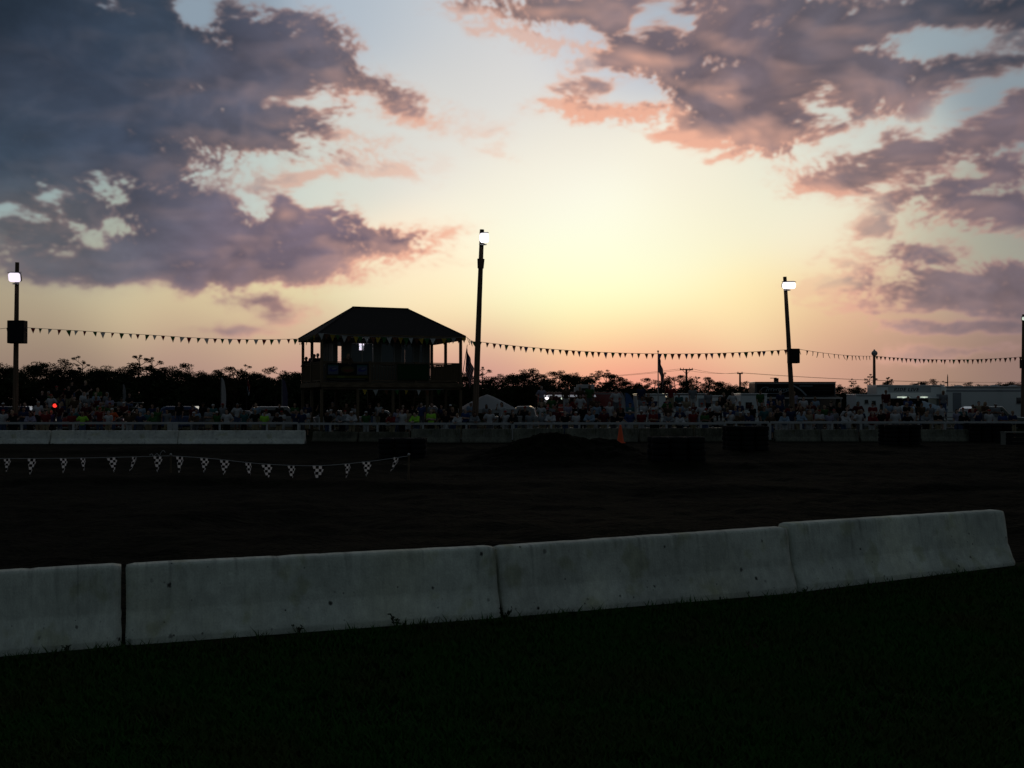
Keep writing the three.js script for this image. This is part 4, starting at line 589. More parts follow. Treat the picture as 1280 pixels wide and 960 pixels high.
{ const b = tw(4.5, 3.9, 3.1), o = thing('tower_flag', 'stars and stripes flag hanging on a staff at the tower corner', 'flag', b.toArray()); const a = at(580, 432, -b.z).sub(b); part(o, 'staff', bar(V(0, 0, 0), V(.3, a.y + .05, .1), .025, .018, 8), M.deckWood); part(o, 'flag', limpFlag(1.5, 1.8, .3, 8), usFlag, [.24, a.y - .1, .1], [0, 0, -.06]); }
function feather(label, x, yt, d, mat, w = .45, h0 = .5) { const p = at(x, yt, d), o = thing('feather_flag', label, 'feather flag', [p.x, 0, -d], .3); part(o, 'pole', cyl(.03, .015, p.y, 8), M.metal); const s = new THREE.Shape(); s.moveTo(.03, h0); s.lineTo(w * .8, h0 + .1); s.quadraticCurveTo(w * 1.15, p.y * .7, w * .5, p.y - .2); s.quadraticCurveTo(w * .25, p.y, .03, p.y); s.closePath(); const g = new THREE.ExtrudeGeometry(s, { depth: .012, bevelEnabled: false, curveSegments: 12 }), q = g.attributes.position; for (let i = 0; i < q.count; i++) q.setZ(i, q.getZ(i) + .05 * Math.sin(q.getY(i) * 3)); g.computeVertexNormals(); part(o, 'flag', g, mat); }
feather('white feather flag left of the tower, before the trees', 276.5, 472, 78, cloth(.5, .5, .5), .4, 1.4); feather('dark violet feather flag standing just left of the tower', 352.5, 474, 80, cloth(.12, .11, .17), .5, 1.2); feather('blue feather flag before the white lettered box trailer', 781, 491, 70, cloth(.08, .16, .34), .8, .5); feather('pale feather flag behind the crowd left of the white trailers', 776, 491, 72, cloth(.42, .42, .44), .4, .9); feather('thin pale flag by the bleacher with the signal lamp', 154, 480, 76, cloth(.3, .3, .32), .25, 1.2);
{ const d = 79, p = at(308.5, 466, d), o = thing('flag_pole', 'short pole with a red over blue and white flag by the feather flag', 'flag pole', [p.x, 0, -d]); part(o, 'pole', cyl(.035, .025, p.y, 8), M.dark); part(o, 'flag', limpFlag(.9, .9, .2, 12), canvasMat(64, 64, (c) => { c.fillStyle = '#6a1a1c'; c.fillRect(0, 0, 64, 40); c.fillStyle = '#8fa2b0'; c.fillRect(0, 40, 64, 24); }, { side: THREE.DoubleSide }), [.04, p.y - .3, 0]); }
// power poles and wires far off
{
  const tops = [[858, 461, 150], [925, 466, 165]].map(([x, y, d], i) => { const p = at(x, y, d), o = thing('utility_pole', i ? 'smaller power pole further along the wires, over the trees' : 'power pole with a wide crossarm over the trees', 'power pole', [p.x, 0, -d]); part(o, 'pole', cyl(.2, .14, p.y, 10), M.dark); part(o, 'crossarm', box(i ? .9 : 1.9, .16, .16, 0, p.y - .12, 0), M.dark); for (const s of [-.9, -.45, .45, .9]) part(o, 'insulator', cyl(.05, .04, .2, 8, s * (i ? .45 : .95), p.y - .04, 0), M.dark); if (!i) part(o, 'brace', join([bar(V(-.6, p.y - .15, .05), V(0, p.y - .8, .05), .035), bar(V(.6, p.y - .15, .05), V(0, p.y - .8, .05), .035)]), M.dark); return p; });
  const end = at(1400, 474, 190), beg = at(560, 470, 140);
  for (const [k, s] of [[0, -.9], [1, .9]]) { const o = thing('power_line', k ? 'upper power wire strung between the far poles' : 'lower power wire strung between the far poles', 'wire', tops[0].toArray()); const off = (p, q) => p.clone().sub(tops[0]).add(V(q, 0, 0)); part(o, 'wire', cable(sag(off(beg, 0), off(tops[0], s), .8, 8), .02, 24), M.dark); part(o, 'wire', cable(sag(off(tops[0], s), off(tops[1], s * .5), .35, 8), .02, 24), M.dark); part(o, 'wire', cable(sag(off(tops[1], s * .5), off(end, s), 1.0, 8), .02, 24), M.dark); }
  const p = at(969.5, 472, 95), o = thing('utility_pole', 'short pole with a dark box behind the black show trailer', 'pole', [p.x, 0, -95]); part(o, 'pole', cyl(.12, .1, p.y, 10), M.dark); part(o, 'box', rbox(.38, .5, .34, .04, .04, p.y - .3, .05), M.dark); part(o, 'arm', box(.5, .06, .06, -.25, p.y - .05, 0), M.dark);
  const p2 = at(1184.5, 471, 120), o2 = thing('mast', 'thin bare mast behind the long white trailer', 'mast', [p2.x, 0, -120]); part(o2, 'rod', cyl(.09, .06, p2.y, 8), M.dark); part(o2, 'tip', cyl(.05, .02, .3, 6, 0, p2.y, 0), M.dark);
}

// ------------------------------------------------------------------ bleachers
// the spectators stand on a low bank that rises from the rail
const bankY = (d) => .5 * sst(60.6, 64.2, d) * (1 - sst(67.6, 70.5, d));
{
  const pos = [], uv = [], idx = [], nx = 120, nz = 30; for (let j = 0; j <= nz; j++) for (let i = 0; i <= nx; i++) { const x = mix(-46, 46, i / nx), d = mix(60.2, 71, j / nz); pos.push(x, .006 + bankY(d) + (bankY(d) > .02 ? noise(x * .8, d * .8, 1) * .03 : 0), -d); uv.push(x / 4, d / 4); }
  for (let j = 0; j < nz; j++) for (let i = 0; i < nx; i++) { const a = j * (nx + 1) + i; idx.push(a, a + 1, a + nx + 1, a + 1, a + nx + 2, a + nx + 1); }
  const g = new THREE.BufferGeometry(); g.setAttribute('position', new THREE.Float32BufferAttribute(pos, 3)); g.setAttribute('uv', new THREE.Float32BufferAttribute(uv, 2)); g.setIndex(idx); g.computeVertexNormals(); structure('grass_bank', g, M.turf);
}
function bleacher(label, xa, xb, d, tiers) {
  const x0 = X(xa, d), w = X(xb, d) - x0, o = thing('bleacher', label, 'bleacher', [x0 + w / 2, .5, -d]);
  for (let i = 0; i < tiers; i++) { part(o, 'seat_plank', rbox(w, .05, .28, .01, 0, .42 + i * .3, -i * .7 - .1), M.metal); part(o, 'foot_plank', rbox(w, .04, .3, .01, 0, .12 + i * .3 - (i ? .02 : .06), -i * .7 + .25), M.metal); }
  for (const s of [-1, 0, 1]) part(o, 'frame', join([bar(V(s * (w / 2 - .3), 0, .3), V(s * (w / 2 - .3), .36 + (tiers - 1) * .3, -(tiers - 1) * .7), .03), bar(V(s * (w / 2 - .3), 0, -(tiers - 1) * .7 - .1), V(s * (w / 2 - .3), .36 + (tiers - 1) * .3, -(tiers - 1) * .7 - .1), .03)]), M.metal);
  return { x0, w, d, tiers };
}
const BL = [bleacher('bleacher at the violet-lamp pole, with the signal lamp before it', 36, 158, 64.5, 5), bleacher('bleacher before the red food trailer', 672, 786, 64.5, 4), bleacher('bleacher below the tall flag, before the white campers', 800, 934, 64.5, 4), bleacher('bleacher below the black show trailer', 950, 1062, 64.5, 3), bleacher('bleacher before the lettered and long white trailers', 1110, 1268, 64.5, 3)];

// ------------------------------------------------------------------ people
// surface of a distance field on a grid (one vertex per crossed cell)
function skin(f, lo, hi, c) {
  const n = [0, 1, 2].map((k) => Math.ceil((hi[k] - lo[k]) / c) + 1), [nx, ny, nz] = n, v = new Float32Array(nx * ny * nz), id = new Int32Array(nx * ny * nz).fill(-1), pos = [], idx = [], I = (i, j, k) => (k * ny + j) * nx + i;
  for (let k = 0; k < nz; k++) for (let j = 0; j < ny; j++) for (let i = 0; i < nx; i++) v[I(i, j, k)] = f(lo[0] + i * c, lo[1] + j * c, lo[2] + k * c);
  for (let k = 0; k < nz - 1; k++) for (let j = 0; j < ny - 1; j++) for (let i = 0; i < nx - 1; i++) {
    let s = 0, x = 0, y = 0, z = 0;
    for (let e = 0; e < 12; e++) { const ax = e >> 2, b = e & 1, d = (e >> 1) & 1, p = [0, 0, 0], q = [0, 0, 0], u = (ax + 1) % 3, w = (ax + 2) % 3; p[u] = q[u] = b; p[w] = q[w] = d; q[ax] = 1; const A = v[I(i + p[0], j + p[1], k + p[2])], B = v[I(i + q[0], j + q[1], k + q[2])]; if ((A < 0) !== (B < 0)) { const t = A / (A - B); x += mix(p[0], q[0], t); y += mix(p[1], q[1], t); z += mix(p[2], q[2], t); s++; } }
    if (s) { id[I(i, j, k)] = pos.length / 3; pos.push(lo[0] + (i + x / s) * c, lo[1] + (j + y / s) * c, lo[2] + (k + z / s) * c); }
  }
  const D = [1, nx, nx * ny];
  for (let k = 1; k < nz - 1; k++) for (let j = 1; j < ny - 1; j++) for (let i = 1; i < nx - 1; i++) for (let a = 0; a < 3; a++) {
    const o = I(i, j, k), A = v[o], B = v[o + D[a]]; if ((A < 0) === (B < 0)) continue; const u = D[(a + 1) % 3], w = D[(a + 2) % 3], q = [id[o], id[o - u], id[o - u - w], id[o - w]]; if (q.some((t) => t < 0)) continue;
    A < 0 ? idx.push(q[0], q[1], q[2], q[0], q[2], q[3]) : idx.push(q[0], q[2], q[1], q[0], q[3], q[2]);
  }
  const g = new THREE.BufferGeometry(); g.setAttribute('position', new THREE.Float32BufferAttribute(pos, 3)); g.setIndex(idx); g.computeVertexNormals(); return g;
}
const smin = (a, b, k) => { const h = Math.max(k - Math.abs(a - b), 0) / k; return Math.min(a, b) - h * h * k * .25; };
const cone = (a, b, ra, rb) => { const bx = b[0] - a[0], by = b[1] - a[1], bz = b[2] - a[2], l = bx * bx + by * by + bz * bz; return (x, y, z) => { const px = x - a[0], py = y - a[1], pz = z - a[2], t = sat((px * bx + py * by + pz * bz) / l); return Math.hypot(px - bx * t, py - by * t, pz - bz * t) - mix(ra, rb, t); }; };
const egg = (c, r) => (x, y, z) => { const k = Math.hypot((x - c[0]) / r[0], (y - c[1]) / r[1], (z - c[2]) / r[2]); return (k - 1) * Math.min(...r); };
const blob = (list, k = .05) => (x, y, z) => { let d = 1e3; for (const f of list) d = smin(d, f(x, y, z), k); return d; };
const lerp3 = (a, b, t) => [mix(a[0], b[0], t), mix(a[1], b[1], t), mix(a[2], b[2], t)];
function figure(J, opt = {}) {
  // J: hip centre, chest, neck, head, and for s = 0 (right), 1 (left): shoulder, elbow, wrist, hip, knee, ankle, toe; hand = direction of the fingers
  const torso = [cone(J.pelvis, J.chest, .125, .15), cone([J.chest[0] - .1, J.chest[1] + .06, J.chest[2]], [J.chest[0] + .1, J.chest[1] + .06, J.chest[2]], .105, .105), cone([J.pelvis[0] - .07, J.pelvis[1], J.pelvis[2]], [J.pelvis[0] + .07, J.pelvis[1], J.pelvis[2]], .115, .115)];
  const sh = [0, 1].map((s) => cone(J.chest, J.sh[s], .09, .068)), up = [0, 1].map((s) => cone(J.sh[s], J.el[s], .058, .043)), lo = [0, 1].map((s) => cone(J.el[s], J.wr[s], .043, .029)), th = [0, 1].map((s) => cone(J.hip[s], J.kn[s], .092, .06)), ca = [0, 1].map((s) => cone(J.kn[s], J.an[s], .058, .038)), ft = [0, 1].map((s) => cone([J.an[s][0], J.an[s][1] - .035, J.an[s][2] - .03], J.toe[s], .042, .03));
  const neck = cone(J.neck, J.head, .055, .05), all = [...torso, ...sh, ...up, ...lo, ...th, ...ca, ...ft, neck];
  const B = [[-.62, -.02, -.4], [.62, 1.95, .75]], cell = .03, geos = {};
  const h = J.head, face = blob([egg([h[0], h[1] + .03, h[2] - .008], [.076, .1, .094]), egg([h[0], h[1] - .035, h[2] + .022], [.055, .085, .07]), egg([h[0], h[1] - .005, h[2] + .098], [.014, .026, .022]), egg([h[0], h[1] + .03, h[2] + .075], [.055, .014, .02]), egg([h[0] + .078, h[1], h[2] - .01], [.014, .03, .02]), egg([h[0] - .078, h[1], h[2] - .01], [.014, .03, .02]), neck], .025);
  const hands = [0, 1].map((s) => {                     // palm, four fingers of unequal length with a knuckle bend, thumb from the side of the palm
    const w = J.wr[s], d = J.hand[s], n = Math.hypot(...d), u = d.map((q) => q / n), side = J.span[s], sn = Math.hypot(...side), e = side.map((q) => q / sn), b = J.curl[s], P = (a, q, c) => [w[0] + u[0] * a + e[0] * q + b[0] * c, w[1] + u[1] * a + e[1] * q + b[1] * c, w[2] + u[2] * a + e[2] * q + b[2] * c];
    const fs = [cone(P(0, 0, 0), P(.05, 0, 0), .026, .03), cone(P(.05, -.022, 0), P(.085, -.028, .0), .017, .014), cone(P(.05, .022, 0), P(.08, .03, 0), .017, .014)]; [[-.031, .066, .9], [-.01, .077, 1], [.011, .072, .95], [.031, .058, .8]].forEach(([q, l]) => { const k0 = P(.088, q, 0), k1 = P(.088 + l * .55, q * 1.1, .008), k2 = P(.088 + l * .92, q * 1.12, .03); fs.push(cone(k0, k1, .0105, .0095), cone(k1, k2, .0095, .008)); });
    fs.push(cone(P(.03, -.03, .004), P(.06, -.062, .014), .0135, .011), cone(P(.06, -.062, .014), P(.092, -.068, .026), .011, .009)); const f = blob(fs, .008), m = P(.08, 0, .01); return skin(f, m.map((q) => q - .12), m.map((q) => q + .12), .008);
  });
  const body = skin(blob(all, .05), B[0], B[1], cell), hd = skin(face, [h[0] - .11, h[1] - .16, h[2] - .14], [h[0] + .11, h[1] + .16, h[2] + .15], .011);
  const merged = mergeGeometries([body, hd, ...hands].map((g) => { const q = g.attributes.position, c = new Float32Array(q.count * 3).fill(1); for (let i = 0; i < q.count; i++) { const x = q.getX(i) - h[0], y = q.getY(i) - h[1], z = q.getZ(i) - h[2]; if (g === hd && z > .055) { if (Math.abs(Math.abs(x) - .032) < .016 && Math.abs(y - .012) < .011) c.fill(.12, i * 3, i * 3 + 3); if (Math.abs(x) < .026 && Math.abs(y + .058) < .01) { c[i * 3] = .75; c[i * 3 + 1] = c[i * 3 + 2] = .45; } } } g.setAttribute('color', new THREE.BufferAttribute(c, 3)); return g; }));
  geos.body = merged;
  const sleeve = opt.sleeve ?? .62, grow = (f, r) => (x, y, z) => f(x, y, z) - r;
  const hem = J.pelvis[1] - .06; const shirtF = blob([...torso, ...sh, ...[0, 1].map((s) => cone(J.sh[s], lerp3(J.sh[s], J.el[s], sleeve), .066, .062)), ...(sleeve > .9 ? [0, 1].map((s) => cone(J.el[s], lerp3(J.el[s], J.wr[s], .9), .055, .042)) : [])], .05);
  geos.shirt = skin((x, y, z) => Math.max(grow(shirtF, .02)(x, y, z), hem - y, Math.hypot(x - J.neck[0], (y - J.neck[1] - .075) , z - J.neck[2]) * -1 + .085), B[0], B[1], cell);
  const legEnd = (s) => opt.shorts ? [cone(J.hip[s], lerp3(J.hip[s], J.kn[s], .95), .1, .085)] : [th[s], ca[s]];
  const pantF = blob([torso[2], cone(J.pelvis, lerp3(J.pelvis, J.chest, .3), .12, .12), ...legEnd(0), ...legEnd(1)], .04);
  geos.trousers = skin((x, y, z) => Math.max(grow(pantF, .016)(x, y, z), y - (J.pelvis[1] + .1), .085 + (opt.sit ? -.02 : 0) - y), B[0], B[1], cell);
  geos.shoes = skin(grow(blob(ft, .03), .014), [-.3, -.03, -.3], [.3, .2, .75], .02);
  geos.shoes.translate(0, .003, 0);
  const hairF = (x, y, z) => Math.max(egg([h[0], h[1] + .036, h[2] - .012], [.09, .11, .108])(x, y, z), .0 + (h[1] + .055 - y) * .8 + (z - h[2]) * .85 - .02, h[1] - .07 - y);
  const longF = (x, y, z) => Math.min(hairF(x, y, z), Math.max(egg([h[0], h[1] - .06, h[2] - .06], [.095, .17, .06])(x, y, z), z - h[2] + .01));
  const capF = (x, y, z) => Math.min(Math.max(egg([h[0], h[1] + .05, h[2] - .008], [.09, .09, .106])(x, y, z), h[1] + .05 - y), egg([h[0], h[1] + .058, h[2] + .12], [.07, .009, .075])(x, y, z) * .9);
  const HB = [[h[0] - .13, h[1] - .28, h[2] - .16], [h[0] + .13, h[1] + .18, h[2] + .24]];
  geos.hair = skin(hairF, ...HB, .016); geos.longHair = skin(longF, ...HB, .016); geos.cap = skin(capF, ...HB, .014);
  return geos;
}
const std0 = () => ({ pelvis: [0, .95, 0], chest: [0, 1.27, 0], neck: [0, 1.44, 0], head: [0, 1.62, .02], sh: [[-.185, 1.4, 0], [.185, 1.4, 0]], hip: [[-.09, .92, 0], [.09, .92, 0]], kn: [[-.1, .5, .02], [.11, .5, .02]], an: [[-.11, .085, -.01], [.13, .085, 0]], toe: [[-.13, .03, .16], [.16, .03, .16]], span: [[0, 0, 1], [0, 0, 1]], curl: [[1, 0, .2], [-1, 0, .2]] });
const POSES = {
  stand: (() => { const J = std0(); J.el = [[-.23, 1.12, -.03], [.235, 1.12, -.02]]; J.wr = [[-.235, .87, .05], [.245, .87, .06]]; J.hand = [[0, -1, .15], [0, -1, .15]]; J.span = [[0, .1, 1], [0, .1, 1]].map(([a, b, c]) => [a, b, -c]); return [J, {}, 'standing with arms down']; })(),
  fold: (() => { const J = std0(); J.el = [[-.24, 1.14, .04], [.24, 1.14, .04]]; J.wr = [[.03, 1.14, .2], [-.03, 1.18, .21]]; J.hand = [[1, .15, .1], [-1, .1, .05]]; J.span = [[0, -1, 0], [0, -1, 0]]; J.curl = [[0, 0, -1], [0, 0, -1]]; return [J, { shorts: true }, 'standing with folded arms']; })(),
  hips: (() => { const J = std0(); J.el = [[-.37, 1.16, -.06], [.37, 1.16, -.06]]; J.wr = [[-.2, 1.0, .07], [.2, 1.0, .07]]; J.hand = [[.6, -.4, -.2], [-.6, -.4, -.2]]; J.span = [[0, -.3, -1], [0, -.3, -1]]; J.curl = [[0, -.3, -.4], [0, -.3, -.4]]; return [J, { shorts: true }, 'standing with hands on hips']; })(),
  rail: (() => { const J = std0(); J.pelvis = [0, .92, -.12]; J.chest = [0, 1.2, .06]; J.neck = [0, 1.36, .12]; J.head = [0, 1.52, .18]; J.sh = [[-.185, 1.33, .08], [.185, 1.33, .08]]; J.hip = [[-.09, .9, -.12], [.09, .9, -.12]]; J.an = [[-.11, .085, -.1], [.12, .085, -.14]]; J.toe = [[-.13, .03, .07], [.14, .03, .03]]; J.el = [[-.26, 1.12, .22], [.26, 1.12, .22]]; J.wr = [[-.1, 1.1, .42], [.1, 1.1, .42]]; J.hand = [[.5, -.3, .5], [-.5, -.3, .5]]; J.span = [[1, 0, -1], [-1, 0, -1]]; J.curl = [[0, -1, .2], [0, -1, .2]]; return [J, { sleeve: 1 }, 'leaning forward on both arms']; })(),
  point: (() => { const J = std0(); J.el = [[-.3, 1.3, .16], [.235, 1.12, -.02]]; J.wr = [[-.2, 1.52, .24], [.245, .87, .06]]; J.hand = [[.3, 1, .05], [0, -1, .15]]; J.span = [[.2, 0, -1], [0, 0, -1]]; J.curl = [[.3, 0, .2], [-1, 0, .2]]; J.kn[0] = [-.1, .5, .08]; J.an[0] = [-.12, .085, .1]; J.toe[0] = [-.15, .03, .27]; return [J, {}, 'shading the eyes with one hand']; })(),
  sit: (() => { const J = std0(), dy = -.42; for (const k of ['pelvis', 'chest', 'neck', 'head']) J[k] = [J[k][0], J[k][1] + dy, J[k][2] + (k === 'pelvis' ? 0 : .05)]; J.sh = J.sh.map(([a, b]) => [a, b + dy, .05]); J.hip = [[-.09, .51, 0], [.09, .51, 0]]; J.kn = [[-.13, .54, .42], [.13, .54, .42]]; J.an = [[-.12, .085, .42], [.13, .085, .44]]; J.toe = [[-.14, .03, .6], [.16, .03, .61]]; J.el = [[-.24, .72, .12], [.24, .72, .12]]; J.wr = [[-.12, .63, .34], [.13, .63, .33]]; J.hand = [[.3, -.15, 1], [-.3, -.15, 1]]; J.span = [[1, 0, -.3], [-1, 0, -.3]]; J.curl = [[0, -1, 0], [0, -1, 0]]; return [J, { sit: true }, 'sitting']; })(),
};
const FIG = {}; for (const k of Object.keys(POSES)) FIG[k] = figure(POSES[k][0], POSES[k][1]);
const dye = (r, g, b) => std({ color: new THREE.Color().setRGB(r, g, b), roughness: .95, specularIntensity: .15 });
const SHIRT = { white: dye(0.446, 0.446, 0.461), grey: dye(0.187, 0.194, 0.209), lavender: dye(0.259, 0.245, 0.331), 'pale blue': dye(0.216, 0.288, 0.374), navy: dye(0.022, 0.032, 0.079), black: dye(0.012, 0.012, 0.013), red: dye(.17, .02, .022), maroon: dye(.08, .016, .02), teal: dye(0.036, 0.115, 0.122), 'lime green': dye(.3, .62, .06), green: dye(.035, .1, .03), orange: dye(.55, .1, .03), tan: dye(0.245, 0.194, 0.130), brown: dye(0.079, 0.050, 0.032), 'royal blue': dye(.035, .06, .16) };
const PANTS = { 'blue jeans': dye(.07, .1, .18), 'black trousers': dye(.016, .016, .018), 'khaki trousers': dye(.3, .25, .16), 'grey trousers': dye(.12, .12, .13), 'pale trousers': dye(.45, .45, .45) };
const HAIR = { dark: dye(.012, .01, .009), brown: dye(.06, .035, .02), fair: dye(.3, .22, .12), grey: dye(.25, .25, .25) }, CAPS = { white: dye(.6, .6, .6), black: dye(.015, .015, .015), red: dye(.32, .02, .02) };
const SKIN = [[.42, .26, .19], [.36, .21, .15], [.5, .33, .26], [.2, .11, .075], [.3, .18, .12]].map(([r, g, b]) => std({ color: new THREE.Color().setRGB(r, g, b), vertexColors: true, roughness: .7, specularIntensity: .3 })), SHOE = [dye(.02, .02, .02), dye(.4, .4, .4)];
const pick = (r, o) => { const k = Object.keys(o); return k[Math.floor(r() * k.length)]; };
let people = 0; const told = new Set();
function person(p, turn, pose, shirt, where, group, r, size = 1) {
  const G = FIG[pose], shorts = POSES[pose][1].shorts; let pants, long, cap, hc, cc, label;
  for (let k = 0; k < 60; k++) {
    const head = r(); pants = pick(r, PANTS); long = head > .72; cap = head < .3; hc = pick(r, HAIR); cc = pick(r, CAPS);
    const pn = shorts ? pants.replace('trousers', 'shorts').replace('blue jeans', 'denim shorts') : pants; label = `person in ${shirt} shirt, ${pn}, ${cap ? cc + ' cap' : (long ? 'long ' : 'short ') + hc + ' hair'}, ${where}`;
    if (!told.has(label)) break;
  }
  told.add(label); const o = thing('person', label, 'person', p.toArray(), turn, group);
  part(o, 'body', G.body, SKIN[Math.floor(r() * SKIN.length)]); part(o, 'shirt', G.shirt, SHIRT[shirt]); part(o, shorts ? 'shorts' : 'trousers', G.trousers, PANTS[pants]); part(o, 'shoes', G.shoes, SHOE[r() < .7 ? 0 : 1]);
  part(o, 'hair', long ? G.longHair : G.hair, HAIR[hc]); if (cap) part(o, 'cap', G.cap, CAPS[cc]); o.scale.setScalar(size); people++; return o;
}
const POOL = ['white', 'white', 'white', 'grey', 'grey', 'lavender', 'pale blue', 'navy', 'navy', 'black', 'black', 'black', 'black', 'black', 'black', 'navy', 'brown', 'grey', 'red', 'maroon', 'maroon', 'teal', 'tan', 'brown', 'brown', 'royal blue', 'green'];
// shirts that stand out at known bearings
const BRIGHT = [[101, 'lime green'], [330, 'lime green'], [519, 'lime green'], [541, 'lime green'], [145, 'orange'], [690, 'white'], [722, 'white'], [500, 'white'], [470, 'white'], [568, 'white'], [618, 'white'], [634, 'white'], [811, 'red'], [852, 'white'], [880, 'green'], [912, 'white'], [1003, 'pale blue'], [1020, 'white'], [1032, 'lavender'], [1060, 'white'], [1068, 'white'], [739, 'pale blue'], [206, 'grey'], [292, 'white'], [1090, 'red'], [1212, 'grey']];
const hue = (x, r, seen) => { for (const b of BRIGHT) if (Math.abs(b[0] - x) < 6 && !seen.has(b)) { seen.add(b); return b[1]; } return POOL[Math.floor(r() * POOL.length)]; };
{
  const r = rng(99), seen = new Set(), zone = (x) => x < 165 ? 'standing by the violet lamp pole' : x < 385 ? 'standing behind the white wall' : x < 590 ? 'standing below the tower' : x < 660 ? 'standing by the canopy tent' : x < 800 ? 'standing behind the cone' : x < 950 ? 'standing below the tall flag' : x < 1075 ? 'standing below the leaning pole' : 'standing before the white trailers';
  const poses = ['stand', 'fold', 'hips', 'stand', 'fold', 'stand', 'point'];
  for (const [d, step, keep] of [[60.25, 15.5, .82], [61.6, 15.5, .72], [63.2, 15, .74]]) for (let x = 4; x < 1278; x += step * (.7 + r() * .6)) {
    if (r() > keep) continue; const front = d < 60.5, pose = front && r() < .3 ? 'rail' : poses[Math.floor(r() * poses.length)], dd = d + (front ? (pose === 'rail' ? .0 : .15) : (r() - .5) * .6); if ([19, 593, 992].some((q) => Math.abs(q - x) < 7) && Math.abs(dd - DP) < .6) continue;
    person(V(X(x, dd), bankY(dd), -dd), (r() - .5) * .9, pose, hue(x, r, seen), zone(x), 'spectators ' + zone(x), r, .9 + r() * .12);
  }
  const bl = ['on bleacher by the signal lamp', 'on bleacher before the food trailer', 'on bleacher below the tall flag', 'on bleacher below the black trailer', 'on bleacher before the white trailers'];
  BL.forEach((B, k) => { for (let t = 0; t < B.tiers; t++) for (let u = .3; u < B.w - .3; u += .62 * (.8 + r() * .7)) { const top = t === B.tiers - 1, px = 640 + (B.x0 + u) / (B.d + t * .7) * F; if (r() > [.7, .64, .66, .52, .4][k]) continue; const up = top ? r() < .55 : r() < .12; person(V(B.x0 + u, (up ? .12 + t * .3 - (t ? 0 : .04) : .12 + t * .3 - .02) + .5, -(B.d + t * .7) + (up ? .22 : -.05)), (r() - .5) * .7, up ? (r() < .5 ? 'stand' : 'hips') : 'sit', hue(px, r, seen), bl[k], 'spectators ' + bl[k], r, .92 + r() * .1); } });
  // four on the tower deck
  for (const [x, z, pose, sh, tn, w] of [[-4.12, -2.62, 'rail', 'black', -1.1, 'at the deck rail'], [-4.08, -1.5, 'hips', 'navy', -1.0, 'on the tower deck'], [-4.1, -.75, 'fold', 'maroon', -.9, 'on the tower deck'], [-4.1, .35, 'point', 'black', -.9, 'on the tower deck'], [-2.75, 2.55, 'rail', 'brown', .1, 'on tower deck by the banner']]) person(tw(x, 3.385, z), TH + tn, pose, sh, w === 'at the deck rail' ? 'at corner of the tower deck' : w, 'people on the tower deck', r, pose === 'hips' ? 1.08 : 1.04);
}
console.log('people', people);

// ------------------------------------------------------------------ trees
M.bark = std({ color: new THREE.Color().setRGB(.05, .04, .032), roughness: 1, specularIntensity: .05 });
M.leaf = std({ color: new THREE.Color().setRGB(.034, .042, .02), roughness: .9, specularIntensity: .1, side: THREE.DoubleSide });
M.leafDry = std({ color: new THREE.Color().setRGB(.05, .04, .024), roughness: .9, specularIntensity: .1, side: THREE.DoubleSide });
function leaves(clumps, r, size) {      // leaf-sized faces through the volume of each clump
  const pos = [], nor = [];
  for (const [c, rad, n] of clumps) for (let i = 0; i < n; i++) {
    const a = r() * 6.283, z = r() * 2 - 1, q = Math.pow(r(), .45), s = Math.sqrt(1 - z * z), p = V(c.x + Math.cos(a) * s * q * rad, c.y + z * q * rad * .62, c.z + Math.sin(a) * s * q * rad), e = size * (.6 + r() * .8);
    const u = V(r() - .5, r() - .5, r() - .5).normalize(), w = V(r() - .5, r() - .5, r() - .5).cross(u).normalize(), A = p.clone().addScaledVector(u, e), B = p.clone().addScaledVector(w, e * .45), C = p.clone().addScaledVector(u, -e), D = p.clone().addScaledVector(w, -e * .45), N = u.clone().cross(w);
    for (const t of [A, B, C, A, C, D]) { pos.push(t.x, t.y, t.z); nor.push(N.x, N.y, N.z); }
  }
  const g = new THREE.BufferGeometry(); g.setAttribute('position', new THREE.Float32BufferAttribute(pos, 3)); g.setAttribute('normal', new THREE.Float32BufferAttribute(nor, 3)); return g;
}
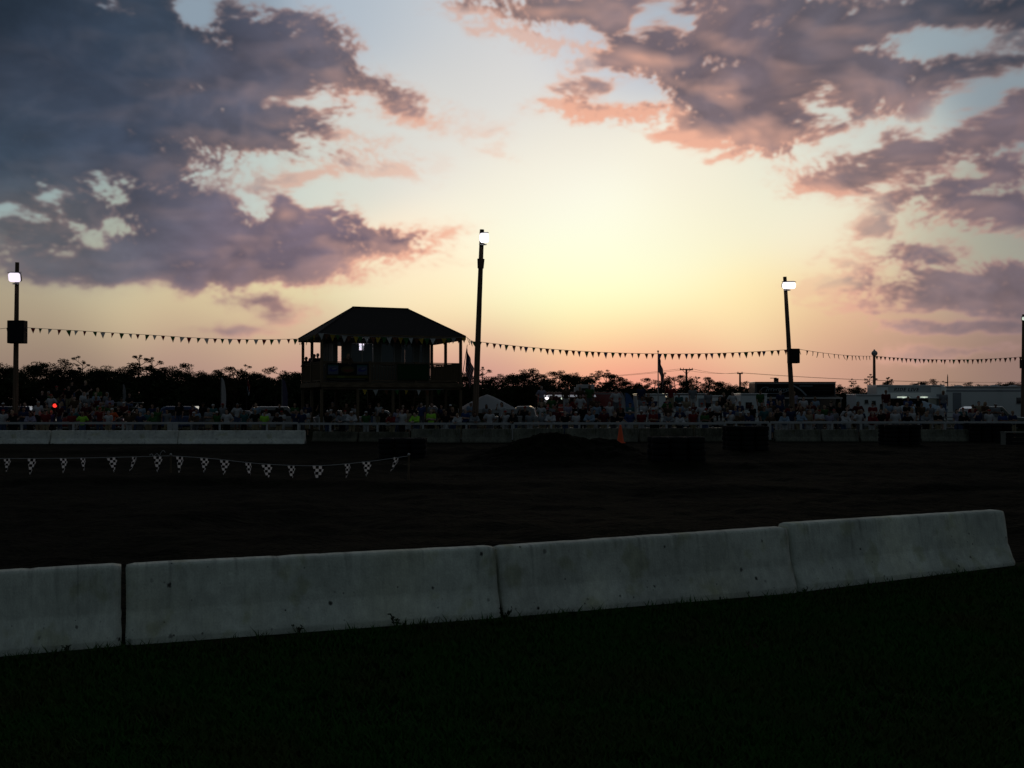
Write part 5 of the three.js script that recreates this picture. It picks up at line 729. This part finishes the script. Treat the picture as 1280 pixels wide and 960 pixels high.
// unit trees about 1 m per metre of height asked for; kinds: broad, spindly, tabled
function treeShapes(kind, seed) {
  const r = rng(seed), H = 7, wood = [], cl = [], bend = (r() - .5) * .7, top = V(bend, H * (kind === 'spindly' ? .97 : .8), (r() - .5) * .5), mid = V(bend * .25 + (r() - .5) * .3, H * .4, 0);
  wood.push(bar(V(0, -.2, 0), mid, .15, .1, 7), bar(mid, top, .1, .03, 6));
  const n = kind === 'broad' ? 16 : kind === 'tabled' ? 11 : 9;
  for (let i = 0; i < n; i++) {
    const t = kind === 'broad' ? .25 + .75 * i / n : kind === 'spindly' ? .5 + .5 * i / n : .4 + .6 * i / n, b = t < .5 ? V(0, 0, 0).lerp(mid, t * 2) : mid.clone().lerp(top, (t - .5) * 2), a = i * 2.4 + r(), reach = (kind === 'broad' ? 1.9 * Math.sin(Math.PI * Math.min(.95, t * .85 + .12)) : kind === 'tabled' ? 1.7 : 1.0) * (.6 + r() * .6);
    const e = b.clone().add(V(Math.cos(a) * reach, reach * (kind === 'tabled' ? .25 : .55) + r() * .3, Math.sin(a) * reach)); wood.push(bar(b, e, .05, .015, 5)); const e2 = b.clone().lerp(e, .6).add(V((r() - .5) * .8, .35 + r() * .3, (r() - .5) * .8)); wood.push(bar(b.clone().lerp(e, .5), e2, .025, .01, 4));
    if (kind === 'broad') cl.push([e, .55 + r() * .4, 190], [e2, .45 + r() * .25, 130], [b.clone().lerp(e, .4), .6, 110]); else if (kind === 'tabled') cl.push([e, .42 + r() * .28, 270], [e2, .3 + r() * .2, 130]); else cl.push([e, .22 + r() * .22, 110], [e2, .18 + r() * .14, 70]);
  }
  if (kind !== 'spindly') cl.push([top, .7, 220]); else cl.push([top, .3, 50]);
  return { wood: mergeGeometries(wood.map(plain)), crown: leaves(cl, r, kind === 'spindly' ? .07 : .078) };
}
const TREES = { broad: [1, 2, 3, 4].map((s) => treeShapes('broad', s * 13)), tabled: [1, 2, 3].map((s) => treeShapes('tabled', s * 17)), spindly: [1, 2, 3].map((s) => treeShapes('spindly', s * 19)) };
{
  const r = rng(314);
  // [bearing, height of the top in the photograph, kind]
  const line = [[2, 450, 'broad'], [22, 455, 'broad'], [44, 449, 'broad'], [56, 447, 'tabled'], [70, 452, 'broad'], [88, 457, 'broad'], [101, 444, 'spindly'], [118, 455, 'broad'], [130, 454, 'broad'], [148, 456, 'broad'], [163, 457, 'tabled'], [172, 443, 'spindly'], [188, 446, 'spindly'], [186, 452, 'tabled'], [206, 457, 'broad'], [216, 453, 'tabled'], [234, 458, 'broad'], [250, 460, 'broad'], [264, 463, 'broad'], [278, 461, 'tabled'], [292, 458, 'tabled'], [305, 455, 'spindly'], [316, 462, 'broad'], [330, 464, 'broad'], [346, 466, 'tabled'], [358, 458, 'tabled'], [368, 462, 'broad'], [388, 462, 'broad'], [420, 465, 'broad'], [450, 464, 'broad'], [480, 465, 'broad'], [510, 466, 'broad'], [540, 466, 'broad'], [566, 466, 'broad'], [584, 462, 'broad'], [602, 458, 'spindly'], [612, 468, 'broad'], [628, 467, 'tabled'], [642, 464, 'broad'], [656, 459, 'broad'], [668, 460, 'tabled'], [680, 468, 'broad'], [696, 464, 'tabled'], [708, 462, 'tabled'], [720, 463, 'broad'], [730, 467, 'broad'], [741, 466, 'spindly'], [757, 462, 'spindly'], [764, 462, 'tabled'], [768, 470, 'broad'], [784, 472, 'tabled'], [800, 475, 'broad'], [816, 472, 'tabled'], [834, 465, 'spindly'], [846, 468, 'tabled'], [862, 468, 'broad'], [872, 470, 'spindly'], [884, 471, 'tabled'], [898, 474, 'broad'], [912, 476, 'broad'], [928, 478, 'broad'], [944, 476, 'tabled'], [962, 480, 'broad'], [980, 478, 'broad'], [1000, 480, 'broad'], [1016, 477, 'tabled'], [1034, 480, 'broad'], [1050, 478, 'broad'], [1068, 473, 'spindly'], [1086, 467, 'spindly'], [1072, 479, 'broad'], [1108, 471, 'spindly'], [1112, 475, 'tabled'], [1128, 480, 'broad'], [1142, 476, 'broad'], [1154, 473, 'tabled'], [1166, 480, 'broad'], [1178, 476, 'spindly'], [1194, 478, 'broad'], [1210, 479, 'broad'], [1224, 477, 'tabled'], [1238, 479, 'broad'], [1250, 475, 'broad'], [1262, 474, 'broad'], [1274, 475, 'broad'], [1290, 474, 'broad'], [-16, 450, 'broad']];
  const near = (x) => x < 165 ? 'beside the violet-lamp pole' : x < 380 ? 'in the wood left of the tower' : x < 590 ? 'in the wood behind the tower' : x < 800 ? 'over the red food trailer' : x < 960 ? 'near the power poles' : x < 1080 ? 'behind the black show trailer' : 'behind the white trailers';
  const word = { broad: 'bushy dark tree', tabled: 'tree of flat layered tufts', spindly: 'thin sparse tree' };
  const sorted = line.map(([x, y, k]) => [x, y + (k === 'broad' ? 2 : 0), k]);
  const ord = ['first', 'second', 'third', 'fourth', 'fifth', 'sixth', 'seventh', 'eighth', 'ninth', 'tenth', 'eleventh', 'twelfth'], mark = (x) => x < 165 ? ['from the violet-lamp pole towards the tower', 20] : x < 380 ? ['from the tower towards the violet-lamp pole', 382] : x < 590 ? ['behind the tower, counted from its flag', 582] : x < 800 ? ['from the tallest lamp pole towards the tall flag', 598] : x < 960 ? ['from the tall flag towards the leaning lamp pole', 823] : x < 1080 ? ['from the leaning lamp pole past the black trailer', 990] : ['beyond the round headed pole over the white trailers', 1093];
  const rank = (x, k) => { const [m, c] = mark(x), same = sorted.filter(([a, , q]) => q === k && mark(a)[0] === m).sort((a, b) => Math.abs(a[0] - c) - Math.abs(b[0] - c)); return ord[same.findIndex(([a]) => a === x)] + ' ' + m; };
  for (const [x, y, k] of sorted) {
    const d = (x < 600 ? 112 : mix(118, 165, sat((x - 600) / 500))) + r() * 14, p = at(x, y, d), set = TREES[k], T = set[Math.floor(r() * set.length)], s = p.y / (T.crown.boundingBox ?? (T.crown.computeBoundingBox(), T.crown.boundingBox)).max.y, w = k === 'spindly' ? 1 : 1.2;
    const o = thing('tree', `${word[k]}, ${rank(x, k)}`, 'tree', [p.x, 0, -d], r() * 6.283, `trees ${near(x)}`); part(o, 'trunk', T.wood, M.bark); part(o, 'crown', T.crown, r() < .3 ? M.leafDry : M.leaf); o.scale.set(s * w * 1.05, s, s * w * 1.05);
  }
  // the wood behind and below them, read as one mass
  const cr = rng(9), clump = leaves([[V(0, 0, 0), 1, 170]], cr, .13), N = 1700, m = new THREE.InstancedMesh(clump, M.leaf, N); m.name = 'woodland_undergrowth'; m.userData = { kind: 'stuff', label: 'dense dark undergrowth filling the wood behind the crowd', category: 'woodland' };
  const mt = new THREE.Matrix4(), q = new THREE.Quaternion(), e = new THREE.Euler();
  for (let i = 0; i < N; i++) { const x = -80 + r() * 1440, row = r(), d = (x < 600 ? 116 : mix(124, 176, sat((x - 600) / 500))) + row * 26, top = at(x, mix(470, 490, sat((x - 100) / 900)) + noise(x * .05, 3, 1) * 7, d).y, y = .3 + r() * (top - .6); e.set((r() - .5) * .6, r() * 6.28, (r() - .5) * .6); q.setFromEuler(e); const s = 1.0 + r() * .8; mt.compose(V(X(x, d), Math.min(y, top - s * .55), -d), q, V(s * 1.35, s, s * 1.2)); m.setMatrixAt(i, mt); }
  m.castShadow = m.receiveShadow = true; scene.add(m);
}
renderer.render(scene, camera);
